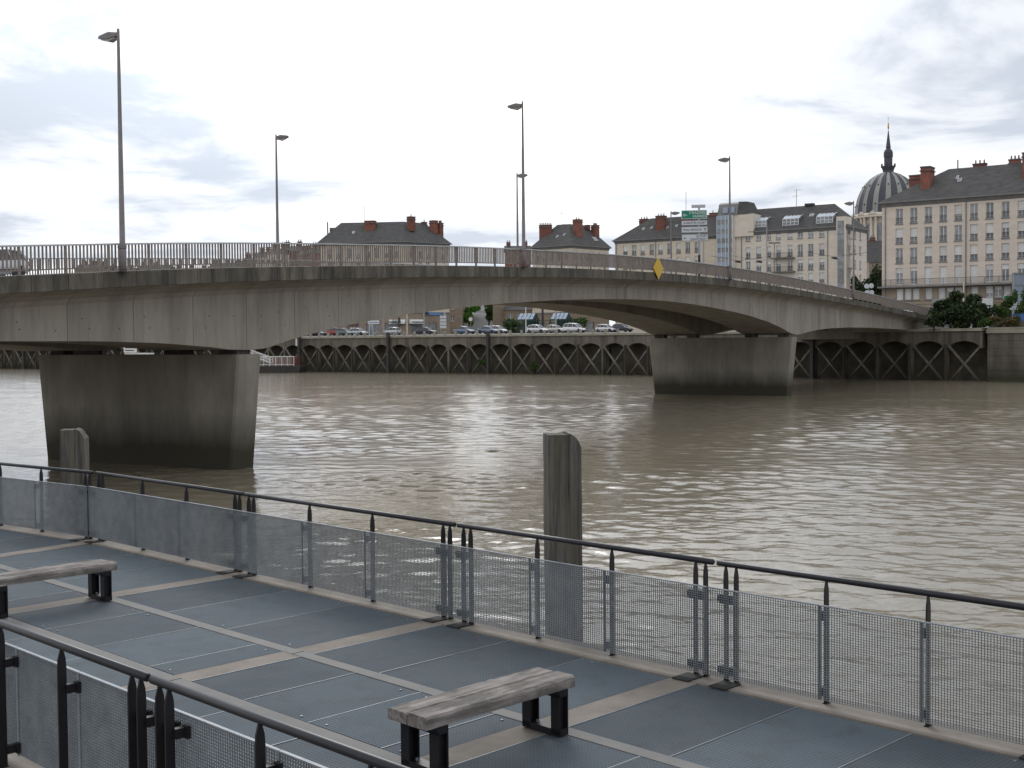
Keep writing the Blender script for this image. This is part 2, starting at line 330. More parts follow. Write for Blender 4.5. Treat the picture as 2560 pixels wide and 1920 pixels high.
# ================================================================ setting
def river_mesh():
    g = np.random.default_rng(5); NW = 120
    lam = np.exp(g.uniform(np.log(.16), np.log(2.5), NW)); th = g.normal(R(62), R(38), NW); ph = g.uniform(0, 2 * np.pi, NW)
    kx = 2 * np.pi / lam * np.cos(th); ky = 2 * np.pi / lam * np.sin(th)
    slope = .0108 * np.clip(1.25 - .19 * lam, .42, 1.25); amp = slope * lam / (2 * np.pi) * 1.0
    P = [(g.uniform(.02, .07), g.uniform(0, 6.28), g.uniform(0, 6.28)) for _ in range(6)]; P2 = [(g.uniform(.12, .30), g.uniform(0, 6.28), g.uniform(0, 6.28)) for _ in range(6)]
    def height(X, Y, sp):
        pat = np.zeros_like(X); pa2 = np.zeros_like(X)
        for k_, a_, p_ in P: pat += np.sin(k_ * (np.cos(a_) * X + 2.2 * np.sin(a_) * Y) + p_)
        for k_, a_, p_ in P2: pa2 += np.sin(k_ * (.6 * np.cos(a_) * X + 2.0 * np.sin(a_) * Y) + p_ + .8 * pat)
        m_ = np.clip(.95 + .22 * pat + .18 * pa2, .35, 1.35)
        h = np.zeros_like(X)
        for a_, x_, y_, p_, l_ in zip(amp, kx, ky, ph, lam):
            f_ = np.clip((l_ / sp - 2.3) / 2.0, 0, 1)
            if f_ <= 0: continue
            q_ = x_ * X + y_ * Y + p_; h += a_ * f_ * (np.sin(q_) + .18 * np.cos(2 * q_))
        return h * m_
    V = []; F = []; off = 0
    for y0, y1, hw, sp in ((6, 18, 11, .062), (18, 30, 17, .082), (30, 44, 24, .11), (44, 60, 32, .15), (60, 85, 45, .21), (85, 120, 64, .29), (120, 165, 86, .41), (165, 215, 112, .55), (215, 345, 185, .85)):
        xs = np.arange(-hw, hw + sp, sp); ys = np.arange(y0, y1 + sp * 4.01, sp); X, Y = np.meshgrid(xs, ys); Z = height(X, Y, sp)
        V.append(np.stack([X.ravel(), Y.ravel(), Z.ravel()], 1)); n_, m2 = len(xs), len(ys)
        i0 = (np.arange(m2 - 1)[:, None] * n_ + np.arange(n_ - 1)[None, :]).ravel() + off
        F.append(np.stack([i0, i0 + 1, i0 + n_ + 1, i0 + n_], 1)); off += len(V[-1])
    V.append(np.array([(-900, -60, -.16), (900, -60, -.16), (900, 420, -.16), (-900, 420, -.16)], float)); F.append(np.array([[off, off + 1, off + 2, off + 3]]))
    V = np.concatenate(V); F = np.concatenate(F)
    me = bpy.data.meshes.new('river'); me.vertices.add(len(V)); me.vertices.foreach_set('co', V.astype(np.float32).ravel())
    me.loops.add(F.size); me.loops.foreach_set('vertex_index', F.astype(np.int32).ravel()); me.polygons.add(len(F)); me.polygons.foreach_set('loop_start', np.arange(0, F.size, 4, dtype=np.int32)); me.polygons.foreach_set('loop_total', np.full(len(F), 4, np.int32))
    me.update(calc_edges=True); me.polygons.foreach_set('use_smooth', np.ones(len(F), bool)); me.materials.append(M_water); return me
o = link('river', river_mesh()); tag(o, kind='structure')
o['label'] = 'brown rippled river flowing under the bridge'
# far quay line (polyline, water side)
QA, QB, QC = Vector((-170, 339.6, 0)), Vector((15, 207, 0)), Vector((64, 159.6, 0))
dAB = (QB - QA).normalized(); dBC = (QC - QB).normalized()
nAB = Vector((-dAB.y, dAB.x, 0)); nBC = Vector((-dBC.y, dBC.x, 0))           # inland
QZ = 6.9
QD = QC + dBC * 120
ground = [QA - dAB * 300 + nAB * 1.2, QB + (nAB + nBC).normalized() * 1.2, QC + nBC * 1.2, QD + nBC * 1.2, Vector((900, 200, 0)), Vector((900, 1500, 0)), Vector((-900, 1500, 0)), Vector((-900, 700, 0))]
mb = MB(); mb.poly([(p.x, p.y, QZ - 0.05) for p in ground]); 
o = mb.build('far_bank_ground', M_street); tag(o, 'asphalt street level of the far bank behind the quay', kind='structure')
# ================================================================ BRIDGE
BO = Vector((-18.13, 61.58, 0)); BRZ = math.atan2(.8601, .5101)
def interp(tab, s):
    if s <= tab[0][0]: return tab[0][1]
    for (a, b), (c, d) in zip(tab, tab[1:]):
        if s <= c:
            return b + (d - b) * (s - a) / (c - a)
    return tab[-1][1]
def smooth_tab(tab, step=1.0):
    xs = np.array([t[0] for t in tab]); ys = np.array([t[1] for t in tab])
    s = np.arange(xs[0], xs[-1] + .01, step); v = np.interp(s, xs, ys)
    return s, v
TOP = [(-60, 5.2), (-40, 6.45), (-25, 7.55), (-14.1, 8.35), (-6.3, 8.95), (1, 9.4), (8, 9.76), (16, 10.15), (28, 10.56), (38, 10.82), (48, 10.96), (56, 10.98), (64, 10.92), (76, 10.70), (88.7, 10.37), (101, 10.02), (113, 9.62), (126, 9.1), (139, 8.55), (150, 8.1)]
_s = np.arange(-60, 150.1, 0.5); _z = np.interp(_s, [t[0] for t in TOP], [t[1] for t in TOP])
k = np.ones(17) / 17; _zp = np.concatenate([np.full(8, _z[0]) - np.arange(8, 0, -1) * (_z[1] - _z[0]), _z, np.full(8, _z[-1]) + np.arange(1, 9) * (_z[-1] - _z[-2])])
_z = np.convolve(_zp, k, 'valid')
def zt(s): return float(np.interp(s, _s, _z))
BOT = [(-60, 5.2), (-30, 6.05), (-13.3, 6.03), (-8.5, 6.0), (-5.2, 5.9), (-2.0, 5.68), (-0.9, 5.55), (0.9, 5.55), (3.6, 6.12), (6.85, 6.66), (12, 7.3), (17.8, 7.8), (23.2, 8.18), (30, 8.54), (36.2, 8.76), (42, 8.88), (47.5, 8.90), (53, 8.77), (58.6, 8.52), (64, 8.2), (68.3, 7.86), (73, 7.36), (76.5, 6.84), (79.0, 6.35), (80.6, 6.2), (82.0, 6.2), (84.5, 6.42), (88, 6.68), (92.8, 6.87), (100, 7.0), (108.7, 7.02), (120, 6.9), (132, 6.7), (150, 6.5)]
def zb(s): return interp(BOT, s)
bridge = thing('road_bridge', 'long grey concrete road bridge arching over the river on two piers', 'bridge', BO, BRZ)
def girder(s0, s1, sect, name, mt, n=4):
    mb = MB(); rings = []
    for i in range(n + 1):
        s = s0 + (s1 - s0) * i / n; t = zt(s); b = min(zb(s), t - 0.8)
        rings.append([(s, -w, z) for w, z in sect(t, b)])
    mb.loft(rings); return mb.build(name, mt, bridge)
near = lambda t, b: [(1.6, b), (6.8, b), (6.8, t - 1.2), (6.95, t - 0.98), (7.3, t - 0.80), (7.84, t - 0.66), (7.84, t - .12), (1.6, t - .12)]
far = lambda t, b: [(-9.44, t - .12), (-9.44, t - 0.66), (-8.9, t - 0.8), (-8.55, t - .98), (-8.4, t - 1.2), (-8.4, b), (-3.2, b), (-3.2, t - .12)]
mids = lambda t, b: [(-3.19, t - .42), (1.59, t - .42), (1.59, t - .13), (-3.19, t - .13)]
s = -40.0
seg = [-40, -36, -32, -28, -24, -20.5, -17, -13.6, -10.2, -6.8, -3.4]
while True:
    nx = seg[-1] + 3.4
    if nx > 133: break
    seg.append(round(nx, 2))
for a, b in zip(seg, seg[1:]):
    girder(a + .012, b - .012, near, 'girder_segment', M_conc, 3)
for a, b in zip(seg[::3], seg[3::3]):
    girder(a, b - .015, far, 'far_girder_segment', M_conc, 8)
girder(-40, 133, mids, 'deck_slab', M_conc, 100)
# tie holes of the formwork on the near web
tie = MB().lathe([(0.03, 0), (0.03, 0.006), (0.0, 0.006)], 8).mesh('tie_hole', M_signb)
for a in seg[5:-8]:
    for ds, fz in ((0.85, .62), (2.5, .60), (0.9, .35), (2.55, .33)):
        ss = a + ds; z = zb(ss) + (zt(ss) - 1.2 - zb(ss)) * fz
        if (zt(ss) - 1.2 - zb(ss) < 0.9 and fz < .5) or random.random() < .3: continue
        ss += random.uniform(-.3, .3)
        M = Matrix.Translation((ss, -6.803, z + random.uniform(-.05, .05))) @ Matrix.Rotation(R(90), 4, 'X')
        link('tie_hole', tie, bridge, M=M)
# cross beams in the gap between the girders
for i in range(44):
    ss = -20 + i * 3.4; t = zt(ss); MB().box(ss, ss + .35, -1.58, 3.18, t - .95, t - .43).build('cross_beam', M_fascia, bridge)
for w0 in (-2.9, -2.0, -1.1, -.2, .7, 1.3):
    rings = []
    for i in range(81):
        ss = -40 + 173 * i / 80; t = zt(ss); rings.append([(ss, -w0 - .09, t - 1.2), (ss, -w0 - .09, t - .96), (ss, -w0 + .09, t - .96), (ss, -w0 + .09, t - 1.2)])
    MB().loft(rings).build('longitudinal_beam', M_backdark, bridge)  # dark colour deepens the shade in the gap between the girders
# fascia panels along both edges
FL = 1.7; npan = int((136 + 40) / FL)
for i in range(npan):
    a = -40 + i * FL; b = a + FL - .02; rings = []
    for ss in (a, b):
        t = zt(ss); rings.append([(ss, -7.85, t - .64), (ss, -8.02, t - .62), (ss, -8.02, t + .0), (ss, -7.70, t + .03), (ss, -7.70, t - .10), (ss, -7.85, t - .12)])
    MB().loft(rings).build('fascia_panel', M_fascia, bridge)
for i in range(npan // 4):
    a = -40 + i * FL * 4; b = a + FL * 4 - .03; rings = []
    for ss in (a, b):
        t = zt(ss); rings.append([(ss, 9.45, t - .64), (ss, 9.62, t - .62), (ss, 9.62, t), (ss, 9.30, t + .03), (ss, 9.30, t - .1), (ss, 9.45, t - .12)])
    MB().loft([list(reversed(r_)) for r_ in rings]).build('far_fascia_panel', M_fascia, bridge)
# road, pavements on the deck
def strip(w0, w1, dz0, dz1, name, mt, n=120):
    rings = []
    for i in range(n + 1):
        ss = -40 + 173 * i / n; t = zt(ss); rings.append([(ss, -w1, t + dz0), (ss, -w0, t + dz0), (ss, -w0, t + dz1), (ss, -w1, t + dz1)])
    return MB().loft([list(reversed(r_)) for r_ in rings]).build(name, mt, bridge)
strip(-7.2, 5.6, -.11, -.06, 'carriageway', M_street); strip(5.61, 7.69, -.11, .02, 'footway', M_pave); strip(-9.29, -7.21, -.11, .02, 'footway', M_pave)
for w in (-0.8,):
    for i in range(30):
        ss = -35 + i * 5.5; a, b = zt(ss), zt(ss + 2); MB().poly([(ss, .72, a - .054), (ss, .88, a - .054), (ss + 2, .88, b - .054), (ss + 2, .72, b - .054)]).build('lane_marking', M_white, bridge)
# piers
def pier(sc, wl, wr, flare, ztop, th=0.8):
    mb = MB(); rings = []
    for z, e, t2 in ((-2.5, -0.12, th), (0, 0, th), (ztop * .96, flare, th), (ztop, flare, th)):
        a, b = wl - e, wr + e; c = 0.10
        rings.append([(sc - t2, -b + c, z), (sc - t2 + c, -b, z), (sc + t2 - c, -b, z), (sc + t2, -b + c, z), (sc + t2, -a - c, z), (sc + t2 - c, -a, z), (sc - t2 + c, -a, z), (sc - t2, -a - c, z)])
    mb.loft([list(r_) for r_ in rings]); p = mb.build('pier', M_pier, bridge)
    for w0, w1 in ((1.9, 3.0), (5.4, 6.6), (-4.5, -3.4), (-6.2 if wl > -7 else -8.2, -5.2 if wl > -7 else -7.1)):
        MB().box(sc - .45, sc + .45, -w1, -w0, ztop, zb(sc) + .02).build('bearing', M_fascia, p)
    return p
pier(0.0, -6.25, 6.42, .55, 5.35); pier(79.8, -8.1, 6.42, .6, 5.95)
# abutment of the right bank
MB().box(131.2, 141, -7.6, 9.4, 5.6, 7.9).box(133.5, 141, -7.7, 9.5, 7.9, 8.2).build('abutment', M_pier, bridge)
# railings
def rail_side(w, detailed):
    sgn = 1
    S0, S1 = -30.0, 138.0; n = 168
    rings = []; rings2 = []
    for i in range(n + 1):
        ss = S0 + (S1 - S0) * i / n; t = zt(ss)
        rings.append([(ss, -w - .055, t + 1.07), (ss, -w + .055, t + 1.07), (ss, -w + .055, t + 1.13), (ss, -w - .055, t + 1.13)])
        rings2.append([(ss, -w - .02, t + .17), (ss, -w + .02, t + .17), (ss, -w + .02, t + .215), (ss, -w - .02, t + .215)])
    rev = lambda rr: [list(reversed(x)) for x in rr]
    r0 = link('bridge_railing', None, None, BO, BRZ)
    MB().loft(rev(rings)).build('handrail', M_bridgetop, r0); MB().loft(rev(rings2)).build('bottom_rail', M_bridgerail, r0)
    post = MB().box(-.035, .035, -.05, .05, 0.0, 1.10).mesh('post', M_bridgerail)
    bar = MB().box(-.022, .022, -.03, .03, .20, 1.08).mesh('baluster', M_bridgerail)
    pitch = 2.1; k = 0; cnt = 0; rest = MB()
    ss = S0
    while ss < S1 - .1:
        link('post', post, r0, (ss, -w, zt(ss) - .01))
        for j in range(1, 12):
            s2 = ss + pitch * j / 12
            if s2 > S1: break
            if detailed and s2 > -15.5 and cnt < 300:
                link('baluster', bar, r0, (s2, -w, zt(s2))); cnt += 1
            else: rest.box(s2 - .022, s2 + .022, -w - .03, -w + .03, zt(s2) + .20, zt(s2) + 1.08)
        ss += pitch
    tag(rest.build('balusters', M_bridgerail, r0), kind='stuff')
    return r0
tag(rail_side(7.86, True), 'grey steel baluster railing along the near edge of the bridge', 'railing')
tag(rail_side(-9.46, False), 'grey steel baluster railing along the far edge of the bridge', 'railing')
# bridge street lamps
def bpt(s, w, z): 
    a = Vector((.5101, .8601, 0)); t = Vector((.8601, -.5101, 0)); return BO + a * s + t * w + Vector((0, 0, z))
def lamp_meshes():
    L = {}
    L['pole'] = MB().tube([(0, 0, 0), (0, 0, .9), (0, 0, 1.0), (0, 0, 9.75), (0, 0, 9.9)], [.15, .15, .115, .055, .05], 10).mesh('pole', M_lamp, True)
    L['collar'] = MB().tube([(0, 0, 1.0), (0, 0, 1.14)], .165, 10).box(-.25, .0, -.03, .03, 1.02, 1.1).mesh('collar', M_lamp)
    L['base_plate'] = MB().box(-.2, .2, -.2, .2, 0, .05).mesh('base_plate', M_trim)
    rings = []
    for x, hw, z0, z1 in ((.02, .05, 9.56, 9.76), (.10, .13, 9.52, 9.76), (.45, .19, 9.46, 9.82), (.98, .15, 9.53, 9.74), (1.02, .12, 9.55, 9.72)):
        rings.append([(-x, -hw, z0 + .06), (-x, hw, z0 + .06), (-x, hw, z1 - .06), (-x, hw * .6, z1), (-x, -hw * .6, z1), (-x, -hw, z1 - .06)])
    L['lamp_head'] = MB().loft(rings).mesh('lamp_head', M_lamp)
    L['lens'] = MB().loft([[(-.14, -.1, 9.50), (-.14, .1, 9.50), (-.14, .1, 9.56), (-.14, -.1, 9.56)], [(-.45, -.15, 9.42), (-.45, .15, 9.42), (-.45, .15, 9.53), (-.45, -.15, 9.53)], [(-.85, -.11, 9.52), (-.85, .11, 9.52), (-.85, .11, 9.58), (-.85, -.11, 9.58)]]).mesh('lens', M_lampglass)
    return L
LM = lamp_meshes()
def street_lamp(p, rz, label, group, scale=1.0):
    r0 = thing('street_lamp', label, 'street lamp', p, rz, group); r0.scale = (scale,) * 3
    for k2 in ('pole', 'collar', 'base_plate'): link(k2, LM[k2], r0)
    h = link('lamp_head', LM['lamp_head'], r0); link('lens', LM['lens'], h); return r0
RT = math.atan2(-.5101, .8601)     # local +x points outwards on the near side, lamp head over the road
for s_, zt_, lb in ((-8.5, 18.38, 'tallest street lamp, on the near bridge edge at far left'), (23.45, 20.58, 'street lamp on the near bridge edge, the taller of a close pair'),
               (58.85, 21.5, 'street lamp on the near bridge edge just right of the direction signs'), (97.5, 21.2, 'street lamp on the near bridge edge in front of the dome, before the right-hand building')):
    z_ = zt(s_) - .05; street_lamp(bpt(s_, 8.1, z_), RT, lb, 'street lamps on the bridge').scale = (1, 1, (zt_ - z_) / 9.9)
for s_, zt_, lb in ((21.1, 19.85, 'street lamp on the far bridge edge, second lamp from the left'), (53.1, 20.76, 'street lamp on the far bridge edge, the shorter of a close pair'), (87.35, 20.25, 'small street lamp on the far bridge edge left of the direction signs')):
    z_ = zt(s_) - .05; street_lamp(bpt(s_, -9.7, z_), RT + math.pi, lb, 'street lamps on the bridge').scale = (1, 1, (zt_ - z_) / 9.9)
# yellow navigation diamond on the fascia
nd = thing('navigation_mark', 'yellow diamond navigation board fixed to the bridge fascia', 'sign', bpt(43.65, 8.12, zt(43.65)), RT)
mbd = MB(); rr = [[(x, 0, -.52), (x, .92, .31 - .0), (x, 0, 1.14), (x, -.92, .31)] for x in (0.02, .06)]
mbd.loft(rr).build('board', M_yellow, nd); MB().box(-.12, .019, -.04, .04, -.4, .9).build('bracket', M_trim, nd)

# ---- direction signs on the far side of the bridge
SS = 62.0
sp0 = bpt(SS, -9.2, zt(SS))
def sgn_place(px, py, Y):   # helper: world point of an image position at depth Y
    dx = (px - 1280) / 3130.0; dy = (py - 960) / 3130.0
    d = fw + right * dx - up * dy; return Vector((0, 0, 5.9)) + d * (Y / d.y)
Ys = sp0.y
ps = thing('direction_sign_post', 'post with stacked green and white road direction signs on the bridge', 'road sign', (sgn_place(1748, 650, Ys).x, Ys, zt(SS)), R(-8))
base = ps.location
def panel(px0, px1, py0, py1, mt, edge=None):
    a = sgn_place(px0, py1, Ys); b = sgn_place(px1, py0, Ys)
    x0, x1, z0, z1 = a.x - base.x, b.x - base.x, a.z - base.z, b.z - base.z
    p = MB().box(x0, x1, -.06, -.02, z0, z1).build('sign_panel', edge or M_signback, ps); bevel(p, .03, 2)
    e = .05
    f = MB().box(x0 + e, x1 - e, -.066, -.0605, z0 + e, z1 - e).build('face', mt, p)
    return p, x0, x1, z0, z1
top_h = sgn_place(1748, 512, Ys).z - base.z
MB().tube([(0, .05, 0), (0, .05, top_h)], .09, 10).build('pole', M_signback, ps); MB().tube([(0, .05, 0), (0, .05, 2.9)], .12, 10).build('pole_sleeve', M_signb, ps)
MB().tube([(.42, .05, 0), (.42, .05, 4.6)], .07, 8).build('pole', M_signback, ps)
def txt(p, s, size, x, z, mt, align='CENTER', sx=1.0, y=-.07):
    me = text_mesh(s, size, mt, align=align, bold=size * .012, spacing=1.12)
    o = link('lettering', me, p, M=Matrix.Translation((x, y, z)) @ UPRIGHT @ Matrix.Diagonal((sx, 1, 1, 1))); return o
def arrow(p, x, z, s, mt, ang=0, y=-.07):
    mb = MB(); pts = [(-1, 0), (-.25, .75), (-.05, .75), (-.05, .62), (-.5, .16), (1, .16), (1, -.16), (-.5, -.16), (-.05, -.62), (-.05, -.75), (-.25, -.75)]
    c, s2 = math.cos(ang), math.sin(ang)
    q = [(x + (a * c - b * s2) * s, z + (a * s2 + b * c) * s) for a, b in pts]
    n = len(q); tris = [(0, 1, 2, 3, 4), (0, 4, 7), (4, 5, 6, 7), (0, 7, 8, 9, 10)]
    mb.v = [(a, y, b) for a, b in q]; mb.f = [tuple(t) for t in tris]; return mb.build('arrow', mt, p)
p, x0, x1, z0, z1 = panel(1704, 1767, 525, 547.5, M_green, M_white); H_ = z1 - z0
txt(p, 'S\u1d40 NAZAIRE' if False else 'NAZAIRE', H_ * .44, x1 - .1, z0 + H_ * .70, M_white, 'RIGHT', .80); txt(p, 'S', H_ * .44, x0 + (x1 - x0) * .33, z0 + H_ * .70, M_white, 'CENTER', .8); txt(p, 't', H_ * .26, x0 + (x1 - x0) * .39, z0 + H_ * .80, M_white)
txt(p, 'VANNES', H_ * .44, x1 - .1, z0 + H_ * .29, M_white, 'RIGHT', .84); arrow(p, x0 + (x1 - x0) * .14, z0 + H_ * .45, H_ * .25, M_white)
p, x0, x1, z0, z1 = panel(1704, 1768, 551, 563.5, M_signw); H_ = z1 - z0
txt(p, 'NANTES-OUEST', H_ * .62, x1 - .12, z0 + H_ * .5, M_signb, 'RIGHT', .86); arrow(p, x0 + (x1 - x0) * .12, z0 + H_ * .5, H_ * .28, M_signb)
p, x0, x1, z0, z1 = panel(1704, 1769, 566.5, 582, M_signw); H_ = z1 - z0
txt(p, 'Place GRASLIN', H_ * .50, x0 + .18, z0 + H_ * .5, M_signb, 'LEFT', .86); arrow(p, x1 - (x1 - x0) * .10, z0 + H_ * .5, H_ * .30, M_signb, -math.pi / 2)
p, x0, x1, z0, z1 = panel(1705, 1770, 585.5, 603, M_signw); H_ = z1 - z0
txt(p, 'LE PORT', H_ * .44, x1 - .12, z0 + H_ * .70, M_signb, 'RIGHT', .86); txt(p, 'CHANTENAY', H_ * .44, x1 - .12, z0 + H_ * .28, M_signb, 'RIGHT', .86); arrow(p, x0 + (x1 - x0) * .12, z0 + H_ * .45, H_ * .22, M_signb)
p, x0, x1, z0, z1 = panel(1729, 1763, 511.5, 520, M_signw); H_ = z1 - z0
for i, (u0, u1) in enumerate(((.08, .2), (.24, .52), (.57, .66), (.70, .93))):
    MB().box(x0 + (x1 - x0) * u0, x0 + (x1 - x0) * u1, -.069, -.0665, z0 + H_ * .38, z0 + H_ * .62).build('lettering', M_signback, p)

# ---------------------------------------------------------------- cars
def car_mesh(kind):
    # stations: x (front +), belt z, half width ; L about 3.9
    P = {'hatch': dict(L=3.85, belt=[(-1.92, .62, .60), (-1.86, .88, .74), (-1.6, .93, .81), (-.6, .92, .835), (.4, .90, .835), (.95, .86, .82), (1.5, .74, .78), (1.82, .62, .68), (1.92, .48, .56)],
                       cab=[(-1.80, .90, -1.52, 1.36), (-.9, .92, -.8, 1.46), (.05, .91, -.05, 1.46), (1.10, .84, .35, 1.38)]),
         'sedan': dict(L=4.2, belt=[(-2.1, .60, .60), (-2.05, .86, .74), (-1.5, .90, .80), (-.6, .90, .83), (.5, .89, .83), (1.0, .84, .82), (1.65, .76, .77), (1.98, .64, .68), (2.08, .48, .56)],
                       cab=[(-1.42, .89, -.95, 1.33), (-.7, .90, -.6, 1.41), (.1, .89, 0, 1.41), (1.08, .83, .42, 1.33)]),
         'monospace': dict(L=4.1, belt=[(-2.03, .65, .62), (-1.98, .95, .78), (-1.6, 1.0, .83), (-.6, .99, .85), (.5, .97, .85), (1.05, .92, .83), (1.65, .78, .78), (1.95, .62, .68), (2.05, .48, .56)],
                       cab=[(-1.92, .97, -1.6, 1.54), (-.9, .99, -.85, 1.63), (.1, .98, 0, 1.63), (1.30, .90, .55, 1.52)]),
         'pickup': dict(L=4.3, belt=[(-2.1, .58, .62), (-2.07, .90, .74), (-1.4, .92, .81), (-.6, .92, .82), (.5, .90, .82), (1.0, .85, .81), (1.65, .77, .77), (1.98, .64, .68), (2.08, .48, .56)],
                        cab=[(-.62, .90, -.5, 1.36), (-.3, .91, -.3, 1.43), (.2, .90, .1, 1.43), (1.05, .84, .45, 1.35)])}[kind]
    b = MB(); rings = []
    for x, zb_, w in P['belt']:
        rings.append([(x, -w * .9, .24), (x, w * .9, .24), (x, w, .42), (x, w * 1.0, zb_ - .18), (x, w * .93, zb_), (x, -w * .93, zb_), (x, -w, zb_ - .18), (x, -w, .42)])
    b.loft(rings)
    glass = MB(); roof = MB(); pil = MB()
    lo, hi = [], []
    for xb, z0, xt, z1 in P['cab']:
        wl, wh = .75, .60
        lo.append([(xb, -wl, z0 - .02), (xb, wl, z0 - .02)]); hi.append([(xt, -wh, z1), (xt, wh, z1)])
    n = len(lo)
    g = [[lo[i][0], lo[i][1], hi[i][1], hi[i][0]] for i in range(n)]
    glass.loft(g)
    rf = []
    for i in range(n):
        (x, y, z) = hi[i][1]; rf.append([(x, -.62, z - .03), (x, .62, z - .03), (x, .60, z + .02), (x, .5, z + .045), (x, -.5, z + .045), (x, -.60, z + .02)])
    roof.loft(rf)
    for sgn in (0, 1):
        for i in range(n):
            p0, p1 = Vector(lo[i][sgn]), Vector(hi[i][sgn])
            d = (p1 - p0); wd = .12 if i in (0,) else .07
            roof.bar(p0 + d * .0, p1, .045, wd)
    return b.mesh('body', None), glass.mesh('windows', M_carglass), roof.mesh('roof', None), P
WH = MB().lathe([(.20, -.09), (.27, -.09), (.30, -.06), (.30, .06), (.27, .09), (.20, .09)], 18).mesh('wheel', M_tyre, True)
RIMM = MB().lathe([(0, .07), (.12, .085), (.20, .075), (.215, .05), (.215, -.05), (.20, -.075), (.12, -.085), (0, -.07)], 14).mesh('rim', M_rim, True)
CARS = {}
def car(kind, pm, label, loc, rz, scale=1.0):
    if kind not in CARS: CARS[kind] = car_mesh(kind)
    b, g, rf, P = CARS[kind]
    r0 = thing('parked_car', label, 'car', loc, rz, 'cars on the far quay' if loc[1] > 150 else None); r0.scale = (scale,) * 3
    b2 = b.copy(); b2.materials.clear(); b2.materials.append(pm); r2 = rf.copy(); r2.materials.clear(); r2.materials.append(pm)
    ob = bevel(link('body', b2, r0), .05, 3, 25); b2.polygons.foreach_set('use_smooth', [True] * len(b2.polygons))
    link('windows', g, r0); link('roof', r2, r0)
    hl = P['L'] / 2
    for x in (-hl * .63, hl * .66):
        for y in (-.70, .70):
            M = Matrix.Translation((x, y, .30)) @ Matrix.Rotation(R(90), 4, 'X')
            w = link('wheel', WH, r0, M=M); link('rim', RIMM, w)
            MB().lathe([(0, -.03), (.36, -.03), (.36, .03), (0, .03)], 16).build('wheel_arch', M_trim, r0, M=Matrix.Translation((x, y * 1.13, .34)) @ Matrix.Rotation(R(90), 4, 'X'))
    xf, zf, wf_ = P['belt'][-2]; xr, zr, wr_ = P['belt'][1]
    for y in (-1, 1):
        MB().box(xf - .10, xf + .045, y * .42 - .15, y * .42 + .15, zf - .13, zf - .01).build('headlight', M_white, r0)
        MB().box(xr - .07, xr + .03, y * .60 - .09, y * .60 + .09, zr - .28, zr - .05).build('tail_light', M_red, r0)
        MB().box(.75, .87, y * .86 - .06, y * .86 + .06, .93, 1.04).build('mirror', pm, r0)
    MB().box(xf - .05, xf + .12, -.62, .62, .30, .44).build('front_bumper', M_trim, r0)
    MB().box(xr - .10, xr + .05, -.64, .64, .34, .5).build('rear_bumper', M_trim, r0)
    for y in (-.838, .838):
        MB().box(-1.1, 1.1, y - .012, y + .012, .45, .51).build('side_moulding', M_trim, r0)
    return r0
P_silver = paint('silver', (0.52, 0.53, 0.55)); P_white = paint('white', (0.66, 0.67, 0.68)); P_grn = paint('grey_green', (0.10, 0.15, 0.15)); P_dark = paint('dark', (0.03, 0.035, 0.05)); P_red = paint('red', (0.30, 0.03, 0.03)); P_blue = paint('grey_blue', (0.15, 0.20, 0.28)); P_cream = paint('cream', (0.60, 0.58, 0.52))
# car crossing the bridge, its tail just inside the frame on the left
cs = -11.75; sl_ = (zt(-10) - zt(-13)) / 3
c0 = car('hatch', P_silver, 'silver hatchback driving on the bridge at the left edge of the photo', bpt(-4.7, -5.4, zt(-4.7) - .06), BRZ + math.pi, 1.0)
c0.name = 'hatchback_car'; c0.rotation_euler = (0, math.atan(sl_), BRZ + math.pi)

